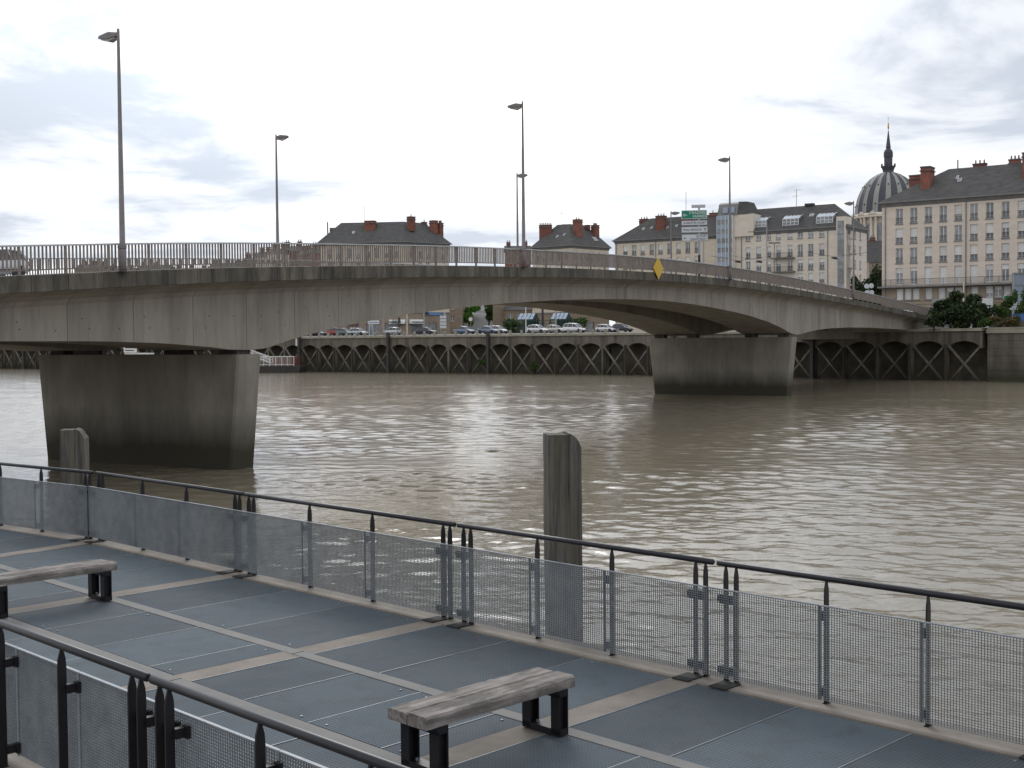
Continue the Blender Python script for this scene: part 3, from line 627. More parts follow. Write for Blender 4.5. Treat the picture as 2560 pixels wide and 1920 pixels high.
# ================================================================ FAR QUAY
def quay_run(P0, d, n, length, bay, name, label, tall_every, tall_phase):
    rz = math.atan2(d.y, d.x)
    q = thing(name, label, 'quay wall', P0, rz)           # local x along, +y inland, z up
    # back wall, coping, arch panels, piles, braces
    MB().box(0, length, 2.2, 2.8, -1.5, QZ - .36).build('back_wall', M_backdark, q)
    nb = int(length / bay)
    # arch panel: beam with segmental arch opening
    mb = MB(); hw = bay / 2; pts = [(-hw, QZ - .36), (-hw, 3.9), (-hw + .55, 3.9)]
    ar = [(-hw + .38 + (bay - .76) * i / 10, 4.45 + (5.25 - 4.45) * math.sin(math.pi * (i / 10)) ** .6) for i in range(11)]
    pts = pts + ar + [(hw - .55, 3.9), (hw, 3.9), (hw, QZ - .36)]
    ptsu = pts
    # faces as strips from the arch to the top to keep it convex
    xs = sorted(set([p[0] for p in ptsu])); low = {}
    for p in ptsu[1:-1]: low.setdefault(round(p[0], 4), []).append(p[1])
    def lowz(x):
        ax = [a[0] for a in ar]
        if x <= ax[0]: return 3.9
        if x >= ax[-1]: return 3.9
        return float(np.interp(x, ax, [a[1] for a in ar]))
    cuts = [-hw + .01] + [a[0] for a in ar] + [hw - .01]
    for i in range(len(cuts) - 1):
        x0, x1 = cuts[i], cuts[i + 1]
        z0a = 4.3 if i == 0 else ar[i - 1][1]; z0b = 4.3 if i == len(cuts) - 2 else ar[i][1]
        if i == 0: z0a = z0b = 4.3
        if i == len(cuts) - 2: z0a = z0b = 4.3
        zt_ = QZ - .36
        f0 = [(x0, 0, z0a), (x1, 0, z0b), (x1, 0, zt_), (x0, 0, zt_)]; f1 = [(x, .9, z) for x, _, z in f0]
        mb.poly(f0); mb.poly(list(reversed(f1))); mb.poly([f0[1], f0[0], f1[0], f1[1]])
        if i == 0: mb.poly([f0[0], f0[3], f1[3], f1[0]]); mb.poly([f0[2], f0[1], f1[1], f1[2]])
        if i == len(cuts) - 2: mb.poly([f0[2], f0[1], f1[1], f1[2]]); mb.poly([f0[0], f0[3], f1[3], f1[0]])
    arch = mb.mesh('arch_panel', M_quay)
    cop = MB().box(.01, bay - .01, -.22, 1.4, QZ - .36, QZ).mesh('coping_stone', M_coping)
    pile = MB().box(-.19, .19, -.06, .6, -1.5, 4.6).mesh('pile', M_quay)
    pil2 = MB().tube([(0, -.42, -1.5), (0, -.42, 5.0)], .20, 8).mesh('timber_pile', M_trunk)
    tallp = MB().box(-.24, .24, -.75, -.23, -1.5, QZ + .55).box(-.34, .34, -.85, -.2, 3.9, 4.3).mesh('fender_pile', M_hull)
    h = bay - .3
    b1 = MB().bar((-h / 2, .05, 4.85), (h / 2, .05, -.3), .26, .25).mesh('brace', M_brace); b2 = MB().bar((h / 2, .37, 4.85), (-h / 2, .37, -.3), .26, .25).mesh('brace', M_brace)
    for i in range(nb):
        x = (i + .5) * bay
        link('arch_panel', arch, q, (x, 0, 0)); link('coping_stone', cop, q, (x - hw, 0, 0))
        link('brace', b1, q, (x, 0, 0)); link('brace', b2, q, (x, 0, 0)); link('pile', pile, q, (i * bay, 0, 0))
        if (i - tall_phase) % tall_every == 0: link('fender_pile', tallp, q, (i * bay, 0, 0))
        elif random.random() < .7: link('timber_pile', pil2, q, (i * bay + random.uniform(-.1, .1), random.uniform(0, .2), random.uniform(-.6, .2)))
    return q
LAB = (QB - QA).length; bayA = LAB / round(LAB / 4.62)
quay_run(QA, dAB, nAB, LAB, bayA, 'quay_wall', 'arched concrete quay wall with crossed braces standing in the river, seen under the bridge', 5, 4)
bayB = 4.93
quay_run(QB, dBC, nBC, 13 * bayB + .1, bayB, 'quay_wall', 'shadowed quay wall with crossed braces behind the right-hand bridge pier', 5, 3)
WEEDS = [(151, 1.2, 41, 'green weed clump low on the quay wall, leftmost of three'), (203, 1.5, 42, 'green weed clump on the quay braces below the white hatchback'), (214, 1.0, 43, 'green weed clump on the quay wall near the right-hand pier')]
# masonry bastion at the right end of the quay
bp = QB + dBC * (13 * bayB + .4)
ba = thing('stone_bastion', 'rounded stone bastion at the right end of the quay', 'wall', bp, math.atan2(dBC.y, dBC.x))
def bast(z0, z1, e, name, mt, nb=1):
    prof = [(0 - e, 4), (0 - e, .8 - e), (.4, -.3 - e), (1.6, -.9 - e), (9, -1.2 - e), (40, -1.2 - e), (40, 4)]
    return MB().loft([[(x, y, z0) for x, y in prof], [(x, y, z1) for x, y in prof]]).build(name, mt, ba)
for i in range(8): bast(-1.4 + i * .95, -1.4 + (i + 1) * .95 - .02, .02 * (i % 2), 'stone_course', M_quay)
bast(6.22, 6.72, .22, 'cornice', M_coping); bast(6.75, 6.95, .05, 'coping', M_coping); MB().box(.6, 6.2, .2, 1.0, 6.96, 7.75).build('parapet_block', M_quay, ba)
# quay apron (lighter paving strip) and pavement in front of houses
def inland(P, n, a, z): p = P + n * a; return (p.x, p.y, z)
mb = MB(); mb.poly([inland(QA, nAB, 1.35, QZ - .02), inland(QB, (nAB + nBC).normalized(), 1.35, QZ - .02), inland(QB, (nAB + nBC).normalized(), 4.0, QZ + .10), inland(QA, nAB, 4.0, QZ + .10)])
mb.poly([inland(QB, (nAB + nBC).normalized(), 1.35, QZ - .02), inland(QC + dBC * 40, nBC, 1.35, QZ - .02), inland(QC + dBC * 40, nBC, 4.0, QZ + .1), inland(QB, (nAB + nBC).normalized(), 4.0, QZ + .10)])
o = mb.build('quay_pavement', M_pave); tag(o, 'pale paved strip along the quay edge', kind='structure')
mb = MB(); mb.poly([inland(QA, nAB, 4.0, QZ + .10), inland(QB, (nAB + nBC).normalized(), 4.0, QZ + .10), inland(QB, (nAB + nBC).normalized(), 26, QZ + .35), inland(QA, nAB, 26, QZ + .35)])
o = mb.build('quay_road', M_street); tag(o, 'asphalt quay road with parked cars', kind='structure')
# bollards
bol = MB().box(-.17, .17, -.17, .17, 0, .62).loft([[(-.17, -.17, .62), (.17, -.17, .62), (.17, .17, .62), (-.17, .17, .62)], [(-.11, -.11, .72), (.11, -.11, .72), (.11, .11, .72), (-.11, .11, .72)]]).mesh('stone_bollard', M_pave)
t_ = 60.0
while t_ < LAB + 3:
    p = QA + dAB * t_ + nAB * 2.6
    o = link('stone_bollard', bol, None, (p.x, p.y, QZ + .02), math.atan2(dAB.y, dAB.x)); tag(o, 'short square stone bollard in the row along the quay edge', 'bollard', 'bollards along the quay edge')
    t_ += 2.45
# parked and passing cars under the bridge
qang = math.atan2(dAB.y, dAB.x)
def qcar(px, off, kind, pm, label, flip=0, sc=1.0):
    # point on the line parallel to the quay, off metres inland, under image column px
    P0 = QA + nAB * off; dx = (px - 1280) / 3130.0
    # X = dx' * Y (small tilt ignored) ; P0 + d t
    t = (dx * P0.y - P0.x) / (dAB.x - dx * dAB.y); p = P0 + dAB * t
    return car(kind, pm, label, (p.x, p.y, QZ + .12 + off * .008), qang + (math.pi if flip else 0), sc)
qcar(768, 8, 'sedan', P_red, 'small red car, leftmost of the cars seen under the bridge'); qcar(796, 7, 'hatch', P_dark, 'dark hatchback beside the leftmost quay cars')
qcar(842, 14, 'monospace', P_red, 'red people carrier behind the grey-green hatchback'); qcar(863, 8, 'hatch', P_grn, 'grey-green hatchback on the quay left of the white shop')
qcar(899, 12, 'hatch', P_silver, 'silver hatchback on the quay just left of the white shop'); qcar(981, 8, 'hatch', P_silver, 'silver hatchback on the quay in front of the pharmacy awnings', 1)
qcar(1068, 10, 'sedan', P_dark, 'dark blue car on the quay right of the pharmacy'); qcar(1162, 6.5, 'pickup', P_blue, 'grey-blue pickup car on the quay left of the street opening')
qcar(1222, 9, 'sedan', P_blue, 'grey-blue saloon behind the bollards in front of the street opening'); qcar(1246, 13, 'hatch', P_silver, 'pale silver car behind the grey-blue saloon')
qcar(1345, 6.5, 'hatch', P_white, 'white hatchback on the quay, left of the white lamp column'); qcar(1388, 10, 'sedan', P_cream, 'cream saloon behind the white hatchback on the quay')
qcar(1437, 6.5, 'monospace', P_white, 'white people carrier on the quay in the middle of the row of white cars'); qcar(1516, 6.5, 'hatch', P_white, 'small white car on the quay, rightmost white car under the bridge', 0, .92)
qcar(1553, 8, 'sedan', P_dark, 'dark car on the quay at the right end of the row')

# ================================================================ BUILDINGS
def wall(parent, p0, p1, z0, z1, ops, mt, reveal=.22, name='wall'):
    d = Vector((p1[0] - p0[0], p1[1] - p0[1], 0)); W = d.length; d.normalize()
    M = Matrix((d, Vector((-d.y, d.x, 0)), Vector((0, 0, 1)))).transposed().to_4x4(); M.translation = (p0[0], p0[1], 0)
    xs = sorted(set([0, W] + [v for o_ in ops for v in (o_[0], o_[1])])); zs = sorted(set([z0, z1] + [v for o_ in ops for v in (o_[2], o_[3])]))
    mb = MB()
    for i in range(len(xs) - 1):
        run = None
        for j in range(len(zs) - 1):
            cx, cz = (xs[i] + xs[i + 1]) / 2, (zs[j] + zs[j + 1]) / 2
            hole = any(o_[0] < cx < o_[1] and o_[2] < cz < o_[3] for o_ in ops)
            if hole:
                if run is not None: mb.poly([(xs[i], 0, run), (xs[i + 1], 0, run), (xs[i + 1], 0, zs[j]), (xs[i], 0, zs[j])]); run = None
            elif run is None: run = zs[j]
        if run is not None: mb.poly([(xs[i], 0, run), (xs[i + 1], 0, run), (xs[i + 1], 0, zs[-1]), (xs[i], 0, zs[-1])])
    for a, b, c, e in [o_[:4] for o_ in ops]:
        mb.poly([(a, 0, c), (a, reveal + .1, c), (a, reveal + .1, e), (a, 0, e)]); mb.poly([(b, 0, e), (b, reveal + .1, e), (b, reveal + .1, c), (b, 0, c)])
        mb.poly([(a, 0, c), (b, 0, c), (b, reveal + .1, c), (a, reveal + .1, c)]); mb.poly([(a, 0, e), (a, reveal + .1, e), (b, reveal + .1, e), (b, 0, e)])
    mb.build(name, mt, parent, M=M)
    return M
WIN = {}
def wmesh(w, h, f, guard):
    key = (round(w, 2), round(h, 2), f, guard)
    if key in WIN: return WIN[key]
    fr = MB(); t = .085
    for a, b, c, e in ((0, t, 0, h), (w - t, w, 0, h), (t, w - t, 0, t * 1.6), (t, w - t, h - t, h), (w / 2 - t * .7, w / 2 + t * .7, t, h - t)):
        fr.box(a, b, .0, .06, c, e)
    if h > 1.6: fr.box(t, w - t, .0, .05, h * .16, h * .16 + .05)
    d = {'frame': fr.mesh('window', M_white)}
    d['pane'] = MB().box(t, w - t, .03, .05, t, h - t).mesh('pane', M_glass)
    if f: 
        s_ = MB(); n = max(1, int(h * f / .26))
        for i in range(n): s_.box(.02, w - .02, -.05, -.02, h - (i + 1) * h * f / n + .012, h - i * h * f / n)
        d['shutter'] = s_.mesh('shutter', M_shut)
    if guard:
        g = MB().box(0, w, -.20, -.17, h * .36, h * .36 + .05).box(0, w, -.20, -.17, h * .03, h * .03 + .04)
        for i in range(1, 8): g.box(w * i / 8 - .012, w * i / 8 + .012, -.195, -.175, h * .03, h * .36)
        d['guard'] = g.mesh('guard', M_iron)
    d['sill'] = MB().box(-.06, w + .06, -.32, .0, -.14, 0).mesh('sill', M_zinc)
    WIN[key] = d; return d
def window(parent, M, x, z, w, h, f=0.0, guard=True, y=.22, sill=True):
    d = wmesh(w, h, f, guard)
    o_ = link('window', d['frame'], parent, M=M @ Matrix.Translation((x, y, z)))
    link('pane', d['pane'], o_)
    for k2 in ('shutter', 'guard', 'sill'):
        if k2 in d and (k2 != 'sill' or sill): link(k2, d[k2], o_)
    return o_
def inset(poly, d):
    n = len(poly); out = []
    for i in range(n):
        p0, p1, p2 = Vector(poly[i - 1]), Vector(poly[i]), Vector(poly[(i + 1) % n])
        a = (p1 - p0).normalized(); b = (p2 - p1).normalized(); na = Vector((-a.y, a.x)); nb = Vector((-b.y, b.x))
        k2 = (na + nb); out.append(tuple(p1 + k2 * (d / max(.3, k2.dot(na)))))
    return out
def hip_roof(parent, foot, z, rise, over=.45, ins=5.0, mt=None, ridge=None):
    ev = inset(foot, -over); n = len(ev); tp = ridge or inset(foot, ins); mb = MB()
    for i in range(n):
        j = (i + 1) % n; mb.poly([(*ev[i], z), (*ev[j], z), (*tp[j], z + rise), (*tp[i], z + rise)])
    mb.poly([(*p, z + rise) for p in tp]); mb.poly([(*p, z) for p in reversed(ev)])
    r0 = mb.build('roof', mt or M_slate, parent)
    g = MB(); e2 = inset(foot, -over - .08); e1 = inset(foot, -over + .25)
    for i in range(n):
        j = (i + 1) % n
        g.poly([(*e2[i], z - .16), (*e2[j], z - .16), (*e2[j], z + .03), (*e2[i], z + .03)]); g.poly([(*e2[i], z + .03), (*e2[j], z + .03), (*e1[j], z + .05), (*e1[i], z + .05)]); g.poly([(*e1[i], z - .17), (*e1[j], z - .17), (*e2[j], z - .16), (*e2[i], z - .16)])
    g.build('gutter', M_zinc, r0)
    mb = MB(); cor0 = inset(foot, 0.0); cor1 = inset(foot, -.28)
    for i in range(n):
        j = (i + 1) % n
        mb.poly([(*cor0[i], z - .75), (*cor0[j], z - .75), (*cor1[j], z - .18), (*cor1[i], z - .18)]); mb.poly([(*cor1[i], z - .18), (*cor1[j], z - .18), (*ev[j], z - .005), (*ev[i], z - .005)])
    mb.build('cornice', M_zinc if mt is None else M_zinc, r0)
    return r0
def chimney(parent, x, y, z0, z1, lx, ly, rz=0.0, pots=0):
    if parent.name.startswith(('apartment', 'corner')): z1 -= 1.3
    lx *= .92; ly *= .92
    c = MB().box(-lx / 2, lx / 2, -ly / 2, ly / 2, 0, z1 - z0).build('chimney', M_brick, parent, (x, y, z0), rz)
    MB().box(-lx / 2 - .12, lx / 2 + .12, -ly / 2 - .12, ly / 2 + .12, z1 - z0 - .55, z1 - z0 - .38).box(-lx / 2 - .08, lx / 2 + .08, -ly / 2 - .08, ly / 2 + .08, z1 - z0 + .002, z1 - z0 + .2).build('chimney_cap', M_cap, c)
    L_ = max(lx, ly)
    for i in range(pots):
        t = (i + .5) / pots - .5; MB().tube([(t * lx if lx >= ly else 0, t * ly if ly > lx else 0, z1 - z0 + .2), (t * lx if lx >= ly else 0, t * ly if ly > lx else 0, z1 - z0 + .75)], [.13, .10], 8).build('chimney_pot', M_brick if i % 3 else M_zinc, c)
    return c
def skylight(roof, p0, ex, ey, w, h):
    ex = Vector(ex).normalized(); ey = Vector(ey).normalized(); nz = ex.cross(ey)
    M = Matrix((ex, ey, nz)).transposed().to_4x4(); M.translation = Vector(p0)
    f = MB().box(0, w, 0, h, -.05, .10).build('skylight', M_white, roof, M=M); MB().box(.06, w - .06, .06, h - .06, .10, .115).build('pane', M_glass, f); return f
def pipe(parent, M, x, z0, z1): MB().tube([(x, -.12, z0), (x, -.12, z1)], .075, 8).build('downpipe', M_zinc, parent, M=M)
rw = random.Random(3)
FS = [0, 0, 0.35, 0.55, 0.7, 1.0, 0.25]
G0 = QZ + .3      # street level

# ---- right-hand block, cut by the frame edge
RB = thing('apartment_block', 'large pale stone apartment block with long balcony at the right edge', 'building', (56.15, 190.0, 0), R(-35.4))
W, D = 34.0, 12.0; EZ = 26.1
cols = [2.09 + i * 2.165 for i in range(5)] + [12.98 + i * 2.19 for i in range(10)]
ops = []
for c in cols:
    for r_, (zb_, h_) in enumerate(((22.78, 2.25), (19.83, 2.25), (16.88, 2.25), (13.62, 2.55))): ops.append((c, c + 1.08, zb_, zb_ + h_, r_))
ops2 = []
for g0_, n_ in ((2.2, 3), (6.5, 1), (8.4, 3), (13.1, 1), (15.2, 3), (19.6, 1), (21.4, 3), (26, 3)):
    for i in range(n_): ops2.append((g0_ + i * 1.22, g0_ + i * 1.22 + 1.02, 11.4, 13.0))
shop = [(2.0, 5.5), (6.6, 10.5), (12.8, 16.2), (17.5, 21.5), (23, 27)]
ops3 = [(a, b, G0, 10.2) for a, b in shop]
M = wall(RB, (0, 0), (W, 0), 13.4, EZ - .2, ops, M_stone)
M2 = wall(RB, (0, -.02), (W, -.02), G0 - .4, 13.4, ops2 + ops3, M_stone3, name='ground_floor_wall')
wall(RB, (0, D), (0, 0), G0 - .4, EZ - .2, [], M_stone, name='end_wall'); wall(RB, (W, 0), (W, D), G0 - .4, EZ - .2, [], M_stone, name='end_wall'); wall(RB, (W, D), (0, D), G0 - .4, EZ - .2, [], M_stone, name='back_wall')
states = {3: [.3, .2, 1, 1, 1, 1, .3, .3, .3], 2: [0, 0, .62, .62, .62, .62, .62, .62, .62], 1: [.6, .6, 0, 0, 0, .62, .62, .35, .6], 0: [0, 0, 0, 0, .75, 0, 0, 0, .62]}
for a, b, c, e, r_ in ops:
    i = cols.index(a); st = states[r_]; f = st[i] if i < len(st) else rw.choice([0, .3, .62, 1])
    window(RB, M, a, c, b - a, e - c, f, r_ < 3, sill=r_ < 3)
for a, b, c, e in ops2: window(RB, M2, a, c, b - a, e - c, rw.choice([.6, .35, .6, 1.0]), False)
for a, b in shop:
    MB().box(a, b, .3, .34, G0, 10.2).build('shop_window', M_glass, RB); MB().box(a - .1, b + .1, -1.2, -.03, 9.55, 9.85).build('awning', M_white, RB)
# horizontal grooves of the rendered lower storeys
for z in (8.6, 10.6, 11.1, 13.15): MB().box(0.0, W, -.028, -.021, z, z + .05).build('string_course', M_trim, RB)
MB().box(-.35, W, -1.05, -.03, 13.2, 13.42).build('balcony_slab', M_zinc, RB)
g = MB().box(-.3, W, -1.0, -.96, 14.38, 14.44).box(-.3, W, -1.0, -.97, 13.5, 13.54)
for i in range(int(W / .14)): g.box(-.3 + i * .14 - .009, -.3 + i * .14 + .009, -.99, -.972, 13.42, 14.4)
for i in range(18): g.box(-.3 + i * 1.95, -.3 + i * 1.95 + .05, -1.0, -.95, 13.42, 14.44)
g.build('balcony_railing', M_iron, RB)
pipe(RB, M, 12.41, G0, EZ - .3); pipe(RB, M, .55, G0, EZ - .3)
rf = hip_roof(RB, [(0, 0), (W, 0), (W, D), (0, D)], EZ, 5.0, .5, ridge=[(8.2, 5.9), (W - 6, 5.9), (W - 6, 6.1), (8.2, 6.1)])
def roofpt(x, k2): return (x, -.5 + 6.4 * k2, EZ + 5.0 * k2 + .01)
sl_dir = (0, 6.4, 5.0)
for x, k2, w_ in ((5.7, .42, .75), (10.3, .52, .55), (9.9, .62, .35), (22, .5, .8)): skylight(rf, roofpt(x, k2), (1, 0, 0), sl_dir, w_, .9)
chimney(RB, 5.9, 3.0, 27.3, 32.4, 1.5, 2.6); chimney(RB, 3.1, 7.4, 27.0, 31.9, 2.6, 1.2, 0, 0); chimney(RB, 12.6, 6.5, 30.0, 32.7, 2.0, 1.0, 0, 3); chimney(RB, 17.6, 6.5, 30.0, 32.9, 1.7, 1.0, 0, 3)
chimney(RB, 20.3, 3.4, 27.6, 33.2, 1.5, 2.6); chimney(RB, 28, 6, 29, 32.4, 2, 1)
MB().tube([(9.5, 6, 31), (9.5, 6, 32.4)], .10, 6).build('vent_pipe', M_zinc, RB)

# ---- middle block with glazed stair bay and roof lights
MBk = thing('apartment_block', 'pale apartment block with three glazed roof lights, left of the dome', 'building', (46.49, 262.96, 0), R(-34.7))
W, D = 24.4, 12.0; EZ = 27.9
Lx = lambda v: 22.77 - v
cw = [(18.84, 19.86), (16.44, 17.53), (14.28, 15.09), (12.14, 13.16), (9.63, 10.68), (7.4, 8.53), (5.2, 6.31), (2.89, 3.96)]
ops = []
for a, b in cw:
    for r_, (zb_, h_) in enumerate(((26.0, 1.4), (22.4, 2.3), (19.55, 2.2), (16.7, 2.2), (13.8, 2.2), (10.9, 2.0))):
        ops.append((Lx(b), Lx(a), zb_, zb_ + h_, r_))
M = wall(MBk, (0, 0), (W - 1.9, 0), G0 - .4, EZ - .2, ops, M_stone2)
for a, b, c, e, r_ in ops: window(MBk, M, a, c, b - a, e - c, rw.choice([.35, .5, .7, 0, .45]), r_ > 0, sill=True)
# corner stair bay
bay = MB().box(W - 1.88, W, -.5, 3.0, G0, EZ + 1.9).build('stair_bay', M_stone2, MBk)
for i in range(13):
    z = 11.2 + i * 1.38; p_ = MB().box(W - 1.62, W - .3, -.56, -.505, z, z + 1.2).build('bay_window', M_glass, MBk); MB().box(W - 1.66, W - .26, -.58, -.5, z - .1, z).build('frame', M_zinc, p_)
eo = [(x, x + .95, zb_, zb_ + 1.7) for x in (2.4, 4.6, 7.6) for zb_ in (25.6, 22.6, 19.7, 16.8)]
ME = wall(MBk, (W, 0), (W, D), G0 - .4, EZ - .2, eo, M_stone2, name='end_wall')
for a, b, c, e in eo: window(MBk, ME, a, c, b - a, e - c, rw.choice([0, .4, .2]), False)
wall(MBk, (W, D), (0, D), G0 - .4, EZ - .2, [], M_stone2, name='back_wall')
for z in (19.4, 22.2):      # two small balconies
    MB().box(Lx(13.9), Lx(9.0), -1.1, -.005, z - .18, z).build('balcony_slab', M_zinc, MBk)
    g = MB().box(Lx(13.9), Lx(9.0), -1.08, -1.04, z + .95, z + 1.0)
    for i in range(36): g.box(Lx(13.9) + i * .139, Lx(13.9) + i * .139 + .02, -1.07, -1.05, z, z + .97)
    g.build('balcony_railing', M_iron, MBk)
rf = hip_roof(MBk, [(0, 0), (W, 0), (W, D), (0, D)], EZ, 5.2, .4, ridge=[(2.0, 5.9), (W - 4.6, 5.9), (W - 4.6, 6.1), (2.0, 6.1)])
def roofpt(x, k2, off=0.01): return (x, -.4 + 6.3 * k2, EZ + 5.2 * k2 + off)
for x in (3.6, 10.7, 17.9):     # glazed roof lights
    rl = MB().loft([[(x, -.4 + 6.3 * .18, EZ + 5.2 * .18), (x, -.4 + 6.3 * .22, EZ + 5.2 * .18 + 1.3), (x, -.4 + 6.3 * .42, EZ + 5.2 * .18 + 1.95), (x, -.4 + 6.3 * .6, EZ + 5.2 * .6)],
                    [(x + 3.4, -.4 + 6.3 * .18, EZ + 5.2 * .18), (x + 3.4, -.4 + 6.3 * .22, EZ + 5.2 * .18 + 1.3), (x + 3.4, -.4 + 6.3 * .42, EZ + 5.2 * .18 + 1.95), (x + 3.4, -.4 + 6.3 * .6, EZ + 5.2 * .6)]]).build('roof_light', M_glass, rf)
    fr = MB(); A = Vector((0, -.4 + 6.3 * .18, EZ + 5.2 * .18)); B = Vector((0, -.4 + 6.3 * .22, EZ + 5.2 * .18 + 1.3)); C = Vector((0, -.4 + 6.3 * .42, EZ + 5.2 * .18 + 1.95)); DD = Vector((0, -.4 + 6.3 * .6, EZ + 5.2 * .6 + .02))
    for i in range(5):
        xx = Vector((x + 3.4 * i / 4, 0, 0))
        for p_, q_ in ((A, B), (B, C), (C, DD)): fr.bar(p_ + xx, q_ + xx, .10, .12)
    for p_ in (A, (A + B) / 2, B, C): fr.bar(p_ + Vector((x - .05, 0, 0)), p_ + Vector((x + 3.45, 0, 0)), .10, .12)
    fr.build('frame', M_white, rl)
    mbp = MB()                 # sheet panes of the sloping top
    for i in range(4):
        x0_, x1_ = x + 3.4 * i / 4 + .09, x + 3.4 * (i + 1) / 4 - .09
        mbp.poly([(x0_, B.y + .06, B.z + .07), (x1_, B.y + .06, B.z + .07), (x1_, C.y - .05, C.z + .03), (x0_, C.y - .05, C.z + .03)])
    mbp.build('pane', M_palebl, rl)
skylight(rf, roofpt(15.6, .5), (1, 0, 0), (0, 6.3, 5.2), .9, .9); skylight(rf, roofpt(1.6, .3), (1, 0, 0), (0, 6.3, 5.2), .9, .7)
MB().box(13.6, 15.4, 5.4, 6.6, 33.0, 33.5).build('roof_hatch', M_trim, MBk)
an = MB().tube([(11.6, 6, 33), (11.6, 6, 36.6)], .05, 6); an.tube([(11.1, 6, 36.5), (12.5, 6, 36.5)], .03, 5).tube([(10.7, 6, 35.3), (11.9, 6, 35.3)], .03, 5); an.build('antenna', M_zinc, MBk)
pipe(MBk, M, 2.0, G0, EZ - .3); pipe(MBk, M, 20.6, G0, EZ - .3)

# ---- glazed stair tower between the blocks
TW = thing('stair_tower', 'narrow glazed stair tower with pale blue panels between two stone blocks', 'building', (43.2, 263.8, 0), R(-33))
MB().box(0, 3.9, .4, 6, G0, 31.6).build('core', M_stone2, TW)
for i in range(10):
    z = 12.3 + i * 1.93
    MB().box(.1, 3.5, .25, .38, z, z + .92).build('pane', M_glass, TW) if i % 1 == 0 else None
    MB().box(.08, 3.52, .20, .36, z + .94, z + 1.9).build('spandrel_panel', M_palebl, TW)
for x in (.02, .98, 1.94, 2.6, 3.5): MB().box(x, x + .12, .05, .3, 12, 31.5).build('mullion', M_white, TW)
MB().loft([[(.2, 0.2, 31.6), (.2, .9, 33.9), (.2, 1.8, 34.3), (.2, 5, 34.3), (.2, 6, 31.6)], [(4.6, 0.2, 31.6), (4.6, .9, 33.9), (4.6, 1.8, 34.3), (4.6, 5, 34.3), (4.6, 6, 31.6)]]).build('cap', M_zinc, TW)
MB().loft([[(4.61, .4, 31.6), (4.61, 1, 34.3), (4.61, 5, 34.3), (4.61, 6, 31.6)], [(7.0, .4, 31.6), (6.4, 1.3, 34.25), (6.4, 5, 34.25), (7.4, 6, 31.6)]]).build('cap_roof', M_slate, TW)
for x in (1.4, 2.9): MB().box(x, x + 1.1, .1, .3, 32.0, 33.2).build('cap_window', M_palebl, TW)
MB().box(3.92, 8, .5, 5, 27, 31.6).build('gable', M_stone2, TW)

# ---- older block left of the tower
OB = thing('apartment_block', 'old stone apartment block with red chimneys behind the direction signs', 'building', (24.03, 290, 0), R(-31.1))
W, D = 24.6, 11.0; EZ = 28.55
cs_ = [(2.12, 3.21), (4.37, 5.45), (6.53, 7.61), (8.78, 9.84), (10.91, 12.03), (13.15, 14.29), (15.37, 16.44), (17.57, 18.69), (19.78, 20.86)]
ops = [(a, b, zb_, zb_ + 2.25, r_) for a, b in cs_ for r_, zb_ in enumerate((25.1, 21.9, 18.8, 15.7, 12.6))]
M = wall(OB, (0, 0), (W, 0), G0 - .4, EZ - .2, ops, M_stone4)
for a, b, c, e, r_ in ops: window(OB, M, a, c, b - a, e - c, rw.choice([.35, .6, .6, 0, .8]), True)
wall(OB, (0, D), (0, 0), G0 - .4, EZ - .2, [], M_stone4, name='end_wall'); wall(OB, (W, 0), (W, D), G0 - .4, EZ - .2, [], M_stone4, name='end_wall'); wall(OB, (W, D), (0, D), G0 - .4, EZ - .2, [], M_stone4, name='back_wall')
rf = hip_roof(OB, [(0, 0), (W, 0), (W, D), (0, D)], EZ, 5.2, .5, ridge=[(6.6, 5.4), (W, 5.4), (W, 5.6), (6.6, 5.6)])
def roofpt(x, k2): return (x, -.5 + 5.9 * k2, EZ + 5.2 * k2 + .01)
for x, k2 in ((5.9, .45), (7.9, .48), (9.9, .46), (11.9, .45), (14, .5)): skylight(rf, roofpt(x, k2), (1, 0, 0), (0, 5.9, 5.2), .5, .8)
chimney(OB, 4.6, 6.2, 30.0, 34.9, 2.2, 1.5, 0, 3); chimney(OB, 10.5, 2.6, 30, 35.0, 2.2, 1.9, 0, 3); chimney(OB, 8.1, 7.2, 31, 35.0, 1.6, 1.2); chimney(OB, 16.6, 3.4, 30, 35.0, 1.6, 1.9); chimney(OB, 22.6, 5.4, 30, 35.2, 2.8, 1.4, 0, 2)
pipe(OB, M, 10.3, G0, EZ - .3); pipe(OB, M, .4, G0, EZ - .3)
MB().tube([(15.6, 5, 33.5), (15.6, 5, 39.3)], .05, 6).build('antenna', M_zinc, OB)

